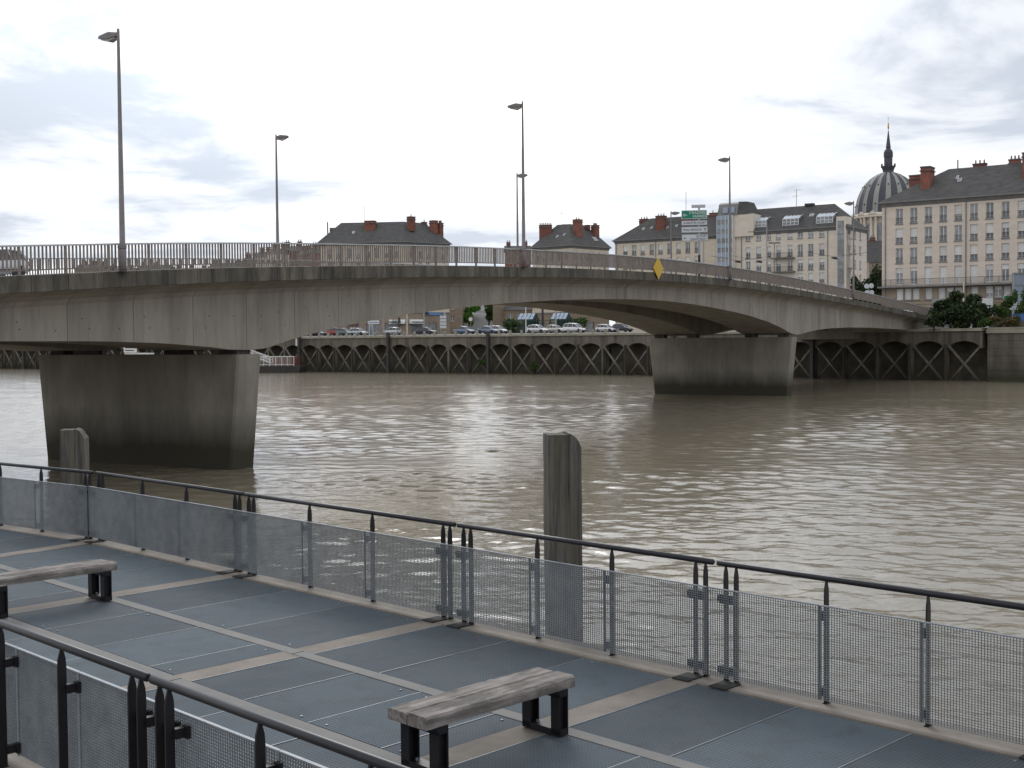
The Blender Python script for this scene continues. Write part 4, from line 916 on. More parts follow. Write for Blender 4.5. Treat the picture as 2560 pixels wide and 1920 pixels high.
# ---- two corner houses either side of the street, seen over and under the bridge
def corner_house(name, label, L_, C_, R_, B1, B2, EZ, rise, ridge, stone, gf):
    c = Vector((C_[0], C_[1], 0)); o_ = thing(name, label, 'building', c)
    rel = lambda p: (p[0] - c.x, p[1] - c.y)
    foot = [rel(L_), (0, 0), rel(R_), rel(B1), rel(B2)]
    res = []
    for (p0, p1) in ((foot[0], foot[1]), (foot[1], foot[2])):
        Wd = math.hypot(p1[0] - p0[0], p1[1] - p0[1]); n_ = int((Wd - .6) / 2.2); x0_ = (Wd - n_ * 2.2) / 2 + .57
        ops = [(x0_ + i * 2.2, x0_ + i * 2.2 + 1.06, zb_, zb_ + 2.2) for i in range(n_) for zb_ in (EZ - 3.5, EZ - 6.6, EZ - 9.7, EZ - 12.8)]
        M = wall(o_, p0, p1, 12.2, EZ - .2, ops, stone)
        for a, b, cc, e in ops: window(o_, M, a, cc, b - a, e - cc, rw.choice([.35, .6, 0, .8, 1.0]), True)
        so_ = [(x0_ + i * 4.4, x0_ + i * 4.4 + 2.9, G0 + .1, G0 + 2.9) for i in range(int((Wd - 1) / 4.4))]
        M2 = wall(o_, p0, p1, G0 - .4, 12.2, so_, gf, name='ground_floor_wall'); res.append((M2, so_, Wd))
        for a, b, cc, e in so_: MB().box(a, b, .25, .3, cc, e).build('shop_window', M_glass, o_, M=M2)
        MB().box(0, Wd, -.12, .0, 12.2, 12.5).build('string_course', M_zinc, o_, M=M2)
    for p0, p1 in ((foot[2], foot[3]), (foot[3], foot[4]), (foot[4], foot[0])): wall(o_, p0, p1, G0 - .4, EZ - .2, [], stone, name='back_wall')
    rf = hip_roof(o_, foot, EZ, rise, .55, ridge=[rel(p) for p in ridge]); return o_, rf, res
H1, rf1, res1 = corner_house('corner_house', 'long corner house with slate hip roof, red chimneys and ground floor shops, left of centre', (-43.7, 287.4), (-23.75, 285), (-14.45, 293.2), (-22, 303), (-42.2, 300), 28.45, 5.1, [(-39.5, 293.0), (-24.8, 291.5), (-20.2, 295.6), (-24.8, 296.8), (-39.2, 294)], M_stone4, M_stone3)
for (x, y, z0, z1, lx, ly, rz, pt) in ((-41.2, 292.3, 29.6, 33.4, 1.6, 1.6, 0, 0), (-38.4, 294, 32, 33.2, 2.0, .9, 0, 2), (-35.2, 293.4, 32.6, 34.2, 1.4, .9, 0, 0), (-32.4, 290.4, 30.5, 34.8, 2.6, 2.2, -.1, 0), (-26.4, 293, 33.0, 34.7, 2.2, .8, 0, 0), (-22.9, 289.5, 31.2, 35.6, 1.7, 1.3, .7, 1), (-20.3, 295.4, 33, 34.9, 1.2, .8, .7, 1), (-18.0, 294.2, 31.0, 35.1, 1.6, 1.6, .7, 0), (-16.5, 294.8, 29.2, 34.6, 1.1, 1.2, .7, 4)):
    chimney(H1, x + 23.75, y - 285, z0, z1, lx, ly, rz, pt)
MB().tube([(-42.4 + 23.75, 291.3 - 285, 29), (-42.4 + 23.75, 291.3 - 285, 33.6)], .14, 8).build('flue_pipe', M_trim, H1)
MB().tube([(-33.9 + 23.75, 292 - 285, 33), (-33.9 + 23.75, 292 - 285, 37.4)], .04, 5).build('antenna', M_zinc, H1)
for x, y, z in ((-36.5, 289.6, 30.6), (-34.6, 289.9, 30.3), (-30.2, 290.4, 30.9), (-28.2, 289.6, 29.6), (-26.9, 290.8, 31.6)): skylight(rf1, (x + 23.75, y - 285 - .62, z + .05), (.99, -.11, 0), (.10, .75, .65), .55, .9)
M2, so_, Wd = res1[0]
def awn(x0, x1, z0, t, mt=M_white, tm=M_signb):
    rings = [[(x, -.05, z0 + 1.0), (x, -.55, z0 + .95), (x, -.9, z0 + .65), (x, -1.0, z0 + .2), (x, -1.0, z0), (x, -.05, z0)] for x in (x0, x1)]
    a = MB().loft(rings).build('awning', mt, H1, M=M2)
    if t: link('lettering', text_mesh(t, .62, tm, extrude=.01, bold=.012), a, M=Matrix.Translation(((x0 + x1) / 2, -1.02, z0 + .38)) @ UPRIGHT @ Matrix.Diagonal(((x1 - x0) / 2.75 * .8, 1, 1, 1)))
# shop fronts under the arch: white shop, two pharmacy awnings
sx = lambda px: (px - 799) / (1015 - 799.0) * Wd
awn(sx(972), sx(1002), G0 + 2.6, 'PHARMACIE'); awn(sx(1026) if sx(1026) < Wd - 3 else Wd - 3.4, min(sx(1057), Wd - .3), G0 + 2.6, '', M_white)
wsp = MB().box(sx(918), sx(946), -.25, -.02, G0 + 2.6, G0 + 3.45).build('shop_sign', M_white, H1, M=M2)
MB().box(sx(920), sx(944), -.26, -.251, G0 + 2.9, G0 + 3.05).build('lettering', M_bluesign, wsp)
MB().box(sx(920), sx(931), -.10, -.02, G0, G0 + 2.5).build('shop_door', M_white, H1, M=M2); MB().box(sx(921.5), sx(929.5), -.115, -.101, G0 + .15, G0 + 2.3).build('pane', M_glass, H1, M=M2)
MB().box(sx(870), sx(890), -.5, -.02, G0 + 2.0, G0 + 2.7).build('awning', M_redp, H1, M=M2); MB().box(sx(873), sx(889), -.3, -.02, G0, G0 + 2).build('shop_front', M_white, H1, M=M2)
M3, so3, Wd3 = res1[1]
rings = [[(x, -.05, G0 + 3.6), (x, -.55, G0 + 3.55), (x, -1.0, G0 + 2.9), (x, -1.0, G0 + 2.6), (x, -.05, G0 + 2.6)] for x in (.5, 4.2)]
a = MB().loft(rings).build('awning', M_white, H1, M=M3); link('lettering', text_mesh('PHARMACIE', .6, M_dkgreen, extrude=.01, bold=.012), a, M=Matrix.Translation((2.35, -1.02, G0 + 2.95)) @ UPRIGHT)
cr = MB().box(-.5, .5, -.06, .06, -.17, .17).box(-.17, .17, -.059, .059, .17, .5).box(-.17, .17, -.059, .059, -.5, -.17).build('pharmacy_cross', M_dkgreen, H1, M=M3 @ Matrix.Translation((5.3, -.6, G0 + 5.0)))
MB().box(6.2, 9.6, -.25, -.02, G0 + 4.6, G0 + 5.2).build('shop_sign', M_bluesign, H1, M=M3)
MB().box(10.3, 10.9, -.5, -.02, G0 + 3.8, G0 + 5.3).build('hanging_sign', M_palebl, H1, M=M3)

H2, rf2, res2 = corner_house('corner_house', 'corner house with steep slate roof and tall red chimneys right of the photo centre', (5.3, 308), (14.44, 300), (24.21, 310.26), (18, 319), (8, 317), 28.45, 5.7, [(11.5, 309.5), (14.4, 307.6), (18.6, 311.6), (16.4, 313.4), (13, 313)], M_stone4, M_stone3)
for (x, y, z0, z1, lx, ly, rz, pt) in ((8.6, 309.0, 28.6, 35.2, 3.3, 1.2, -.2, 7), (13.2, 310.6, 33.2, 35.1, .8, .7, 0, 1), (16.3, 305.2, 30.6, 36.1, 2.0, 1.7, .75, 2), (19.0, 310, 33, 35.2, 1.1, .9, .7, 0), (20.9, 310.6, 30.5, 35.2, 1.6, 1.6, .75, 4)):
    chimney(H2, x - 14.44, y - 300, z0, z1, lx, ly, rz, pt)
an = MB().tube([(-1.8, 9, 33), (-1.8, 9, 37.8)], .05, 6).tube([(-2.4, 9, 36.9), (-1.4, 9, 36.9)], .03, 5).tube([(-2.3, 9, 36.2), (-2.3, 9, 37.4)], .03, 5); an.build('antenna', M_zinc, H2)
for x, y, z in ((10.9, 305.5, 30.6), (12.6, 304.8, 31.0)): skylight(rf2, (x - 14.44, y - 300, z + .02), (.75, -.66, 0), (.5, .55, .67), .5, .9)
skylight(rf2, (20.6 - 14.44, 307.6 - 300, 30.0), (.69, .72, 0), (-.5, .48, .72), 1.3, 1.3)

# ---- domed church behind
CX, CY = 126.2, 420.0
CH = thing('domed_church', 'church with dark striped dome, lantern and spire behind the right-hand blocks', 'church', (CX, CY, 0))
DZ, DR, DH = 46.6, 10.75, 14.2
def dome_prof(): return [(DR * math.cos(t), DZ + DH * math.sin(t)) for t in [i / 14 * R(81) for i in range(15)]]
nsec = 32
for i in range(nsec):
    wide = i % 2; w_ = R(360 / nsec) * (1.12 if wide else .88); c_ = 2 * math.pi * i / nsec + R(6)
    pr = dome_prof() if wide else [(r_ + .10, z) for r_, z in dome_prof()]
    MB().lathe(pr, 3, c_ - w_ / 2, c_ + w_ / 2).build('dome_panel', M_lead if wide else M_domew, CH, smooth=True)
    if not wide:
        for zf in (7, 2):
            r_, z = dome_prof()[zf]; MB().box(r_, r_ + .3, -.18, .18, z - .2, z + .3).build('dome_vent', M_trim, CH, M=Matrix.Rotation(c_, 4, 'Z'))
MB().lathe([(DR + .9, DZ - 1.4), (DR + .9, DZ - .5), (DR + .3, DZ), (DR - .2, DZ + .05)], 48).build('drum_cornice', M_stone2, CH)
MB().lathe([(DR - .7, 30), (DR - .7, DZ - 1.4), (DR + .9, DZ - 1.38)], 48).build('drum_wall', M_stone2, CH)
col_m = MB().tube([(0, 0, 0), (0, 0, .4), (0, 0, 7.8), (0, 0, 8.3)], [.62, .48, .42, .62], 10).mesh('column', M_stone2, True)
for i in range(16):
    a = 2 * math.pi * i / 16 + R(3); Mr = Matrix.Rotation(a, 4, 'Z')
    for da in (-.075, .075): link('column', col_m, CH, M=Matrix.Rotation(a + da, 4, 'Z') @ Matrix.Translation((DR + .1, 0, 36.8)))
    Mw = Matrix.Rotation(a + math.pi / 16, 4, 'Z')
    MB().box(DR - .75, DR - .6, -.95, .95, 36.8, 42.6).box(DR - .75, DR - .6, -.62, .62, 42.6, 43.3).build('drum_window', M_glass, CH, M=Mw)
    MB().loft([[(DR + x, -1.5, DZ - .5), (DR + x, 1.5, DZ - .5), (DR + x, 0, DZ + .6)] for x in (.6, 1.1)]).build('pediment', M_stone2, CH, M=Mr)
MB().lathe([(1.75, 60.2), (1.75, 61.2), (2.2, 62.4), (2.2, 62.7), (1.4, 62.75)], 24).build('lantern_gallery', M_lead, CH, smooth=False)
MB().lathe([(1.35, 62.7), (1.35, 65.6), (1.5, 65.7), (1.5, 67.2), (1.25, 67.9), (.7, 68.6), (.8, 69.0)], 20).build('lantern', M_lead, CH)
for i in range(8): MB().box(2.05, 2.45, -.15, .15, 62.3, 63.5).build('gallery_finial', M_lead, CH, M=Matrix.Rotation(2 * math.pi * i / 8 + .2, 4, 'Z'))
MB().lathe([(.85, 68.9), (.8, 69.1), (.02, 75.2)], 12).build('spire', M_lead, CH)
MB().lathe([(0, 75), (.2, 75.1), (.3, 75.7), (.22, 76.2), (.3, 76.5), (.12, 76.8), (.18, 77.0), (.0, 77.3)], 10).build('statue', M_gold, CH, smooth=True)
MB().tube([(0, 0, 77.2), (0, 0, 79.2)], .03, 6).box(-.4, .4, -.03, .03, 78.5, 78.57).build('cross', M_zinc, CH)
MB().box(-14, 16, -8, 20, 7, 30.5).build('nave', M_stone2, CH); MB().loft([[(-15, -9, 30.5), (17, -9, 30.5), (17, 21, 30.5), (-15, 21, 30.5)], [(-9, -3, 36.5), (11, -3, 36.5), (11, 15, 36.5), (-9, 15, 36.5)]]).build('nave_roof', M_slate, CH)

# ---- low houses between the blocks and far roofs
def house(label, x, y, w, d, ez, rise, rz, stone, chims, gable=True, group='distant houses across the river', wins=True):
    o_ = thing('distant_house', label, 'house', (x, y, 0), rz, group)
    ops = [(a, a + 1.0, z, z + 1.7) for a in [1.0 + i * 2.1 for i in range(int((w - 1.2) / 2.1))] for z in [ez - 2.6 - 3 * j for j in range(int((ez - 9) / 3))]] if wins else []
    M = wall(o_, (0, 0), (w, 0), 6.5, ez, ops, stone)
    for a, b, c, e in ops: window(o_, M, a, c, b - a, e - c, rw.choice([0, .5, 0]), False)
    wall(o_, (0, d), (0, 0), 6.5, ez, [], stone); wall(o_, (w, 0), (w, d), 6.5, ez, [], stone); wall(o_, (w, d), (0, d), 6.5, ez, [], stone)
    MB().poly([(-.2, -.3, ez - .1), (w + .2, -.3, ez - .1), (w + .2, d / 2, ez + rise), (-.2, d / 2, ez + rise)]).poly([(w + .2, d + .3, ez - .1), (-.2, d + .3, ez - .1), (-.2, d / 2, ez + rise), (w + .2, d / 2, ez + rise)]).poly([(0, 0, ez), (0, d / 2, ez + rise - .1), (0, d, ez)]).poly([(w, 0, ez), (w, d, ez), (w, d / 2, ez + rise - .1)]).build('roof', M_slate, o_)
    for cx, h_, lx in chims: chimney(o_, cx, d / 2, ez + rise - 1.2, ez + rise + h_, lx, .8, 0, int(lx * 2))
    return o_
at = sgn_place
# row of tall narrow houses seen through the bridge railing, left of the corner house
for i, (px0, px1, ytop, Y, st, lb) in enumerate((
        (600, 634, 642, 330, M_stone3, 'low brown house behind the bridge railing, left end of the chimney row'), (636, 668, 626, 328, M_stone2, 'pale narrow house with row of chimney pots behind the bridge railing'),
        (668, 706, 618, 326, M_stone2, 'pale tall house behind the far bridge lamp foot'), (700, 748, 612, 335, M_brick, 'red brick gabled house behind the bridge railing'),
        (744, 772, 622, 322, M_stone3, 'brown house just left of the brick-chimneyed corner house'), (768, 800, 617, 320, M_brick, 'narrow red brick house adjoining the left end of the corner house'))):
    a = at(px0, ytop, Y); b = at(px1, ytop, Y); h = a.z
    house(lb, a.x, Y, b.x - a.x, 10, h - 1.6, 1.6, R(-3), st, [(.9, .9, 1.2), (b.x - a.x - .9, 1.0, 1.2)])
for i, (px0, px1, ytop, Y, st, lb) in enumerate((
        (185, 258, 658, 430, M_stone3, 'long low far house behind the railing at far left'), (262, 330, 667, 440, M_brick, 'low far brick house behind the railing left of the first lamp'), (336, 420, 662, 450, M_stone3, 'low far house behind the railing right of the first lamp'),
        (425, 515, 668, 450, M_stone2, 'low pale far house behind the railing'), (520, 600, 655, 420, M_stone3, 'far house with several chimneys behind the railing, left of the narrow row'))):
    a = at(px0, ytop, Y); b = at(px1, ytop, Y)
    house(lb, a.x, Y, b.x - a.x, 12, a.z - 2, 2.0, 0, st, [(1.5, .8, 1.6), ((b.x - a.x) * .5, .9, 1.4), (b.x - a.x - 2, .7, 1.4)], wins=False)
# brick building behind the second near lamp
a = at(1262, 612, 345); b = at(1326, 612, 345)
house('red brick house left of the steep-roofed corner house, behind the lamp pair', a.x, 345, b.x - a.x, 8, a.z - 1.5, 1.5, 0, M_brick, [(1, .8, 1.2), (5.5, .9, 1.6)], wins=False)
# grey roofed houses below the dome
a = at(2172, 628, 300); b = at(2222, 628, 300)
house('low grey roofed house under the dome between two blocks', a.x, 300, b.x - a.x + 3, 12, a.z - 2.6, 5.5, R(-10), M_stone3, [(1.5, .6, 1.4)], wins=False)
a = at(2176, 690, 262); house('small house with sloping slate roof behind the dark trees', a.x + 1.5, 262, 9, 8, a.z - 1.0, 2.6, R(-25), M_stone, [(6.5, .8, 1.3)], wins=False)

# ---- street running inland between the corner houses
SX = lambda Y: (1196 - 1280) / 3130.0 * Y
mb = MB()
for y0, y1, z0, z1 in ((298, 340, QZ + .1, 9.0), (340, 400, 9.0, 14.2), (400, 520, 14.2, 23.0)):
    mb.poly([(SX(y0) - 5, y0, z0), (SX(y0) + 5, y0, z0), (SX(y1) + 5, y1, z1), (SX(y1) - 5, y1, z1)])
o = mb.build('side_street', M_street); tag(o, 'side street climbing inland between hedges and houses', kind='structure')
mb = MB().poly([(SX(306) - 3.5, 306, QZ + .46 + .1), (SX(306) + 3.5, 306, QZ + .56), (SX(309) + 3.5, 309, QZ + .70), (SX(309) - 3.5, 309, QZ + .70)]); o = mb.build('crossing_marking', M_white); tag(o, 'pale painted crossing at the foot of the side street', kind='structure')

def leaves(n, cen, rad, size, rs, clumps=14, flat=1.0, up=.3):
    """leaf quads gathered in clumps inside an ellipsoid; returns MB"""
    g = np.random.default_rng(rs); cc = g.normal(size=(clumps, 3)); cc /= np.linalg.norm(cc, axis=1)[:, None]; cc *= (g.random((clumps, 1)) ** .4) * .86
    idx = g.integers(0, clumps, n); off = g.normal(size=(n, 3)); off /= np.linalg.norm(off, axis=1)[:, None]; off *= (g.random((n, 1)) ** .45) * (.17 + .25 * g.random((clumps, 1)))[idx]
    p = (cc[idx] + off) * np.array(rad) + np.array(cen)
    a = g.normal(size=(n, 3)); a /= np.linalg.norm(a, axis=1)[:, None]; b = np.cross(a, g.normal(size=(n, 3))); b /= np.linalg.norm(b, axis=1)[:, None]
    s_ = size * (.6 + .8 * g.random((n, 1))); a *= s_; b *= s_ * .62
    v = np.stack([p - a, p + b, p + a, p - b], 1).reshape(-1, 3); mb = MB(); mb.v = [tuple(x) for x in v]; mb.f = [(4 * i, 4 * i + 1, 4 * i + 2, 4 * i + 3) for i in range(n)]; return mb
def tree(name, label, cat, base, h, rad, mt, n, size, rs, trunk_h=None, clumps=16, group=None):
    o_ = thing(name, label, cat, base, 0, group); th = trunk_h if trunk_h is not None else h * .35
    t = MB().tube([(0, 0, -.3), (.03, 0, th * .5), (0, .05, th), (.1, 0, h * .75)], [.05 * rad[0] + .06, .045 * rad[0] + .05, .04 * rad[0] + .04, .03], 8)
    for k2 in range(4):
        an_ = k2 * 1.6 + rs; t.tube([(0, 0, th * .8), (math.cos(an_) * rad[0] * .5, math.sin(an_) * rad[1] * .5, th + rad[2] * .6)], [.03 * rad[0] + .02, .02], 6)
    t.build('trunk', M_trunk, o_); leaves(n, (0, 0, h - rad[2]), rad, size, rs, clumps).build('crown', mt, o_); return o_
# big bush and plants on the quay end, right of the bridge
p = at(2408, 836, 167); tree('bush', 'large dark round bush at the right end of the bridge', 'bush', (p.x, p.y + 1, QZ), 5.3, (4.1, 3.2, 2.9), M_leafd, 9000, .20, 3, .6, 26)
for px, w_, h_, Y, mt, lb, rs in ((2335, 1.3, 2.2, 166, M_leafd, 'small dark shrub between the bridge end and the big bush', 11), (2483, 2.0, 1.9, 163, M_leafm, 'low green shrub just right of the big bush', 5), (2515, 1.8, 4.3, 168, M_leafm, 'upright green shrub near the right edge below the billboard', 6), (2556, 1.6, 6.0, 165, M_leafm, 'tall green shrub cut by the right edge', 8), (2538, 1.6, 1.5, 160, M_leafo, 'ochre dry plant on the bastion near the right edge', 9), (2452, 1.6, 2.9, 170, M_leafo, 'brownish shrub behind the right side of the big bush', 12), (2500, 1.8, 1.5, 161, M_leafo, 'low withered plant on the bastion top left of the blue box', 13)):
    p = at(px, 836, Y); tree('shrub', lb, 'shrub', (p.x, p.y, QZ), h_, (w_, w_ * .8, h_ * .52), mt, 2200, .15, rs, .2, 12)
for t, z, rs, lb in WEEDS:
    p = QA + dAB * t - nAB * .3; o_ = thing('weed_clump', lb, 'weeds', (p.x, p.y, z), 0, 'weeds on the quay wall'); leaves(700, (0, 0, .5), (1.3, .35, .9), .12, rs, 9).build('foliage', M_leafm, o_)
    MB().tube([(0, 0, 0), (.1, 0, .6)], [.05, .02], 6).build('stem', M_trunk, o_)
# trees between the blocks
for px, ytop, w_, Y, lb, rs in ((2158, 676, 2.9, 215, 'dark tree between the two right-hand blocks, the left of two', 21), (2196, 662, 2.6, 213, 'dark tree against the left corner of the right-hand block', 22)):
    p = at(px, ytop, Y); tree('tree', lb, 'tree', (p.x, Y, G0), p.z - G0, (w_, w_, (p.z - G0) * .43), M_leafd, 6000, .22, rs, 2.0, 22)
# hedges and trees of the side street
for px, Y, w_, ztop_px, mt, lb, rs in ((1176, 322, 2.0, 762, M_leafb, 'bright green clipped tree on the left of the side street', 31), (1170, 380, 3.5, 745, M_leafb, 'green tree farther up the left of the side street', 32), (1222, 335, 3.0, 764, M_leafm, 'green tree on the right of the side street', 33), (1212, 420, 5.0, 740, M_leafb, 'bright green trees at the top of the side street', 34), (1236, 372, 3.6, 752, M_leafm, 'green tree behind the right-hand side-street tree', 35), (1282, 262, 2.2, 790, M_leafm, 'green shrub left of the glass kiosk', 36), (1440, 262, 2.6, 788, M_leafm, 'green shrub right of the second glass kiosk', 37)):
    p = at(px, ztop_px, Y); zb0 = QZ + (0 if Y < 300 else (Y - 300) * .085); hh = p.z - zb0
    tree('street_tree', lb, 'tree', (p.x, Y, zb0), hh, (w_, w_, hh * .46), mt, 2600, .28, rs, hh * .2, 14)
for px0, px1, Y0, Y1, ez, st, lb in ((1116, 1152, 305, 340, 22, M_stone3, 'pale house lining the left of the side street'), (1148, 1164, 345, 400, 24, M_stone3, 'second house up the left of the side street'), (1232, 1264, 318, 330, 20, M_stone3, 'house lining the right of the side street'), (1262, 1332, 316, 330, 13.5, M_stone3, 'low brown building behind the glass kiosks')):
    a = at(px0, 800, Y0); b = at(px1, 800, Y0); house(lb, a.x, Y0, b.x - a.x, Y1 - Y0, ez, 2.5, 0, st, [], group='houses of the side street')

# ---- glass kiosks, lamp columns, traffic signs of the quay
def kiosk(px0, px1, Y, label):
    a = at(px0, 832, Y); b = at(px1, 832, Y); w = b.x - a.x; z0 = QZ + .2
    o_ = thing('glass_kiosk', label, 'kiosk', (a.x, Y, z0), R(-25))
    fr = MB()
    for x in (0, w / 3, 2 * w / 3, w):
        for y in (0, 3.0): fr.box(x - .06, x + .06, y - .06, y + .06, 0, 2.7)
    for y in (0, 3.0): fr.box(-.1, w + .1, y - .05, y + .05, 2.65, 2.8)
    for x in (0, w / 4, w / 2, 3 * w / 4, w): fr.bar((x, 0, 2.75), (x, 1.5, 4.0), .09, .09).bar((x, 3, 2.75), (x, 1.5, 4.0), .09, .09)
    fr.box(-.1, w + .1, 1.45, 1.55, 3.95, 4.05).bar((-.05, .75, 3.4), (w + .05, .75, 3.4), .08, .08); fr.build('frame', M_dkgreen, o_)
    for i in range(4):
        x0, x1 = w * i / 4 + .07, w * (i + 1) / 4 - .07
        MB().poly([(x0, .02, 2.84), (x1, .02, 2.84), (x1, 1.44, 4.02), (x0, 1.44, 4.02)]).build('roof_pane', M_palebl, o_)
        MB().poly([(x0, 2.98, 2.84), (x0, 1.56, 4.02), (x1, 1.56, 4.02), (x1, 2.98, 2.84)]).build('roof_pane', M_palebl, o_)
    MB().box(.1, w - .1, 2.9, 2.96, .1, 2.6).build('back_wall', M_dkgreen, o_); MB().box(w * .02, w * .35, .05, .11, .0, 1.5).build('counter', M_trim, o_); return o_
kiosk(1293, 1336, 246, 'green framed glass kiosk on the quay above the white hatchback'); kiosk(1376, 1418, 246, 'second green framed glass kiosk behind the white people carrier')
# fence of green posts between the kiosks
a = at(1262, 830, 247); b = at(1440, 830, 240); fo = thing('kiosk_fence', 'thin green post and rail frame running behind the quay cars', 'fence', (a.x, a.y, QZ + .2), math.atan2(b.y - a.y, b.x - a.x)); fl = (b - a).length
MB().box(0, fl, -.05, .05, 2.5, 2.62).build('top_rail', M_dkgreen, fo)
for i in range(12): MB().box(fl * i / 11 - .05, fl * i / 11 + .05, -.05, .05, 0, 2.5).build('post', M_dkgreen, fo)
def column(px, y0, y1, Y, rad, mt, label, cat='post', name='lamp_column'):
    p0 = at(px, y0, Y); p1 = at(px, y1, Y); o_ = thing(name, label, cat, (p0.x, Y, p0.z)); MB().tube([(0, 0, 0), (0, 0, p1.z - p0.z)], [rad * 1.2, rad], 8).build('pole', mt, o_); MB().box(-.2, .2, -.2, .2, -.02, .06).build('base_plate', M_trim, o_); return o_, p1.z - p0.z
column(1390, 833, 745, 226, .11, M_signback, 'pale lamp column standing among the white cars under the bridge'); column(1315, 833, 755, 232, .09, M_white, 'white column in front of the left glass kiosk')
column(959, 838, 790, 262, .12, M_signback, 'pale column in front of the white shop'); column(1060.5, 838, 745, 268, .13, M_signback, 'tall pale column right of the second pharmacy awning'); column(1018, 838, 740, 270, .10, M_stone2, 'pale downpipe-like column between the pharmacy awnings'); column(1357, 833, 770, 243, .20, M_trim, 'thick dark column between the two glass kiosks')
o_, h_ = column(998, 838, 795, 262, .08, M_trim, 'traffic light post in front of the left pharmacy awning', 'traffic light', 'traffic_light')
for dz_ in (.0,): 
    bx = MB().box(-.18, .18, -.16, .14, h_ - 1.0, h_ + .1).build('signal_head', M_signb, o_)
    for i in range(3): MB().lathe([(0, 0), (.10, 0), (.10, .04), (0, .04)], 10).build('signal_lens', M_trim, bx, M=Matrix.Translation((0, -.165, h_ - .8 + i * .34)) @ Matrix.Rotation(R(90), 4, 'X'))
o_, h_ = column(1177, 834, 798, 285, .06, M_signback, 'round no-vehicles road sign at the foot of the side street', 'road sign', 'road_sign')
MB().lathe([(0, -.02), (.62, -.02), (.62, .02), (0, .02)], 20).build('disc', M_redp, o_, M=Matrix.Translation((0, -.1, h_)) @ Matrix.Rotation(R(90), 4, 'X')); MB().lathe([(0, -.02), (.42, -.02), (.42, .02), (0, .02)], 20).build('face', M_white, o_, M=Matrix.Translation((0, -.125, h_)) @ Matrix.Rotation(R(90), 4, 'X'))
o_, h_ = column(1103, 838, 787, 272, .07, M_signback, 'stack of white direction boards beside the blue shop sign', 'road sign', 'road_sign')
for i in range(4): MB().box(-.25, 1.15, -.12, -.06, h_ - .75 - i * .72, h_ - .2 - i * .72).build('sign_panel', M_signw, o_)
o_, h_ = column(1457, 838, 806, 217, .07, M_trim, 'thin dark post on the quay edge in front of the white people carrier', 'post', 'post')
# depth marker board on the quay face
a = at(743, 855, 247.6); g = thing('gauge_board', 'small white board on the quay face above the red landing stage', 'sign', (a.x, a.y - .25, a.z)); MB().box(-.28, .28, -.06, 0, -.75, .6).build('board', M_white, g); MB().box(-.2, -.12, -.02, .02, .6, 1.1).build('peg', M_white, g)

# ---- right-bank clutter: billboard, sign, white wall, blue box
a = at(2533, 684, 174); b = at(2600, 756, 174)
bb = thing('billboard', 'grey-blue advertising billboard frame at the right edge', 'billboard', (a.x, 174, QZ)); hz = a.z - QZ; bz = b.z - QZ
MB().box(0, b.x - a.x, -.05, .05, bz, hz).build('panel', M_bill, bb)
for x in (0, b.x - a.x): MB().box(x - .12, x + .12, -.12, .12, 0, hz + .1).build('post', M_signback, bb)
MB().box(0, b.x - a.x, -.13, .13, hz - .1, hz + .12).build('top_frame', M_zinc, bb); MB().box(0, b.x - a.x, -.09, .06, (hz + bz) / 2 + .3, (hz + bz) / 2 + .45).build('mid_rail', M_zinc, bb)
a = at(2507, 738, 172); b = at(2531, 750, 172); z_ = (a.z + b.z) / 2 - QZ
gs = thing('arrow_sign', 'green arrow-shaped direction sign above white boards left of the billboard', 'road sign', (b.x, 172, QZ)); wv = b.x - a.x; hv = (a.z - b.z) / 2
for e, mt, y in ((0, M_white, 0), (.07, M_green, -.035)): MB().loft([[(-wv + e * 1.6, y + t, z_), (-wv * .82, y + t, z_ - hv + e), (.1 - e, y + t, z_ - hv + e), (.1 - e, y + t, z_ + hv - e), (-wv * .82, y + t, z_ + hv - e)] for t in (0, .03)]).build('arrow_board', mt, gs)
for i in range(2): MB().box(-wv * .95, .6, -.02, .02, z_ - 1.0 - i * .5, z_ - .62 - i * .5).build('sign_panel', M_signw, gs)
MB().box(.1, .25, -.06, .06, 0, z_ + hv).build('post', M_signback, gs)
a = at(2425, 762, 180); b = at(2508, 797, 176.5)
wf_ = thing('site_hoarding', 'low white sheet hoarding behind the bushes at right', 'fence', (a.x, 180, QZ), math.atan2(-3.5, b.x - a.x)); wl = b.x - a.x
for i in range(6):
    for j in range(5): MB().box(wl * i / 6 + .01, wl * (i + 1) / 6 - .01, -.02 - .015 * (j % 2), .02, .1 + j * .85, .1 + (j + 1) * .85 - .02).build('sheet', M_white, wf_)
for i in range(7): MB().box(wl * i / 6 - .04, wl * i / 6 + .04, .02, .1, 0, 4.4).build('post', M_zinc, wf_)
a = at(2330, 748, 176); b = at(2358, 774, 176)
wb = thing('site_hoarding', 'small grey sheet panel behind the end of the bridge railing', 'fence', (a.x, 176, QZ)); 
for j in range(4): MB().box(0, b.x - a.x, -.03, 0, (b.z - QZ) + j * .45 - .3, (b.z - QZ) + j * .45 + .12).build('sheet', M_signback, wb)
for x in (0.05, b.x - a.x): MB().box(x - .05, x + .05, 0.001, .1, 0, b.z - QZ + 1.6).build('post', M_zinc, wb)
a = at(2551, 786, 160); bxo = thing('blue_box', 'blue metal cabin cut by the right edge', 'cabin', (a.x, 160, QZ)); zz = a.z - QZ
MB().box(0, 3.0, 0, 2.4, 0, zz).build('body', M_blue, bxo)
for i in range(7): MB().box(.1 + i * .42, .3 + i * .42, -.04, -.001, .15, zz - .15).build('rib', M_blue, bxo)
MB().box(-.05, 3.05, -.05, 2.45, zz, zz + .1).build('lid', M_blue, bxo)
column(2409, 790, 705, 178, .10, M_stone, 'pale lamp column standing behind the end of the bridge railing')
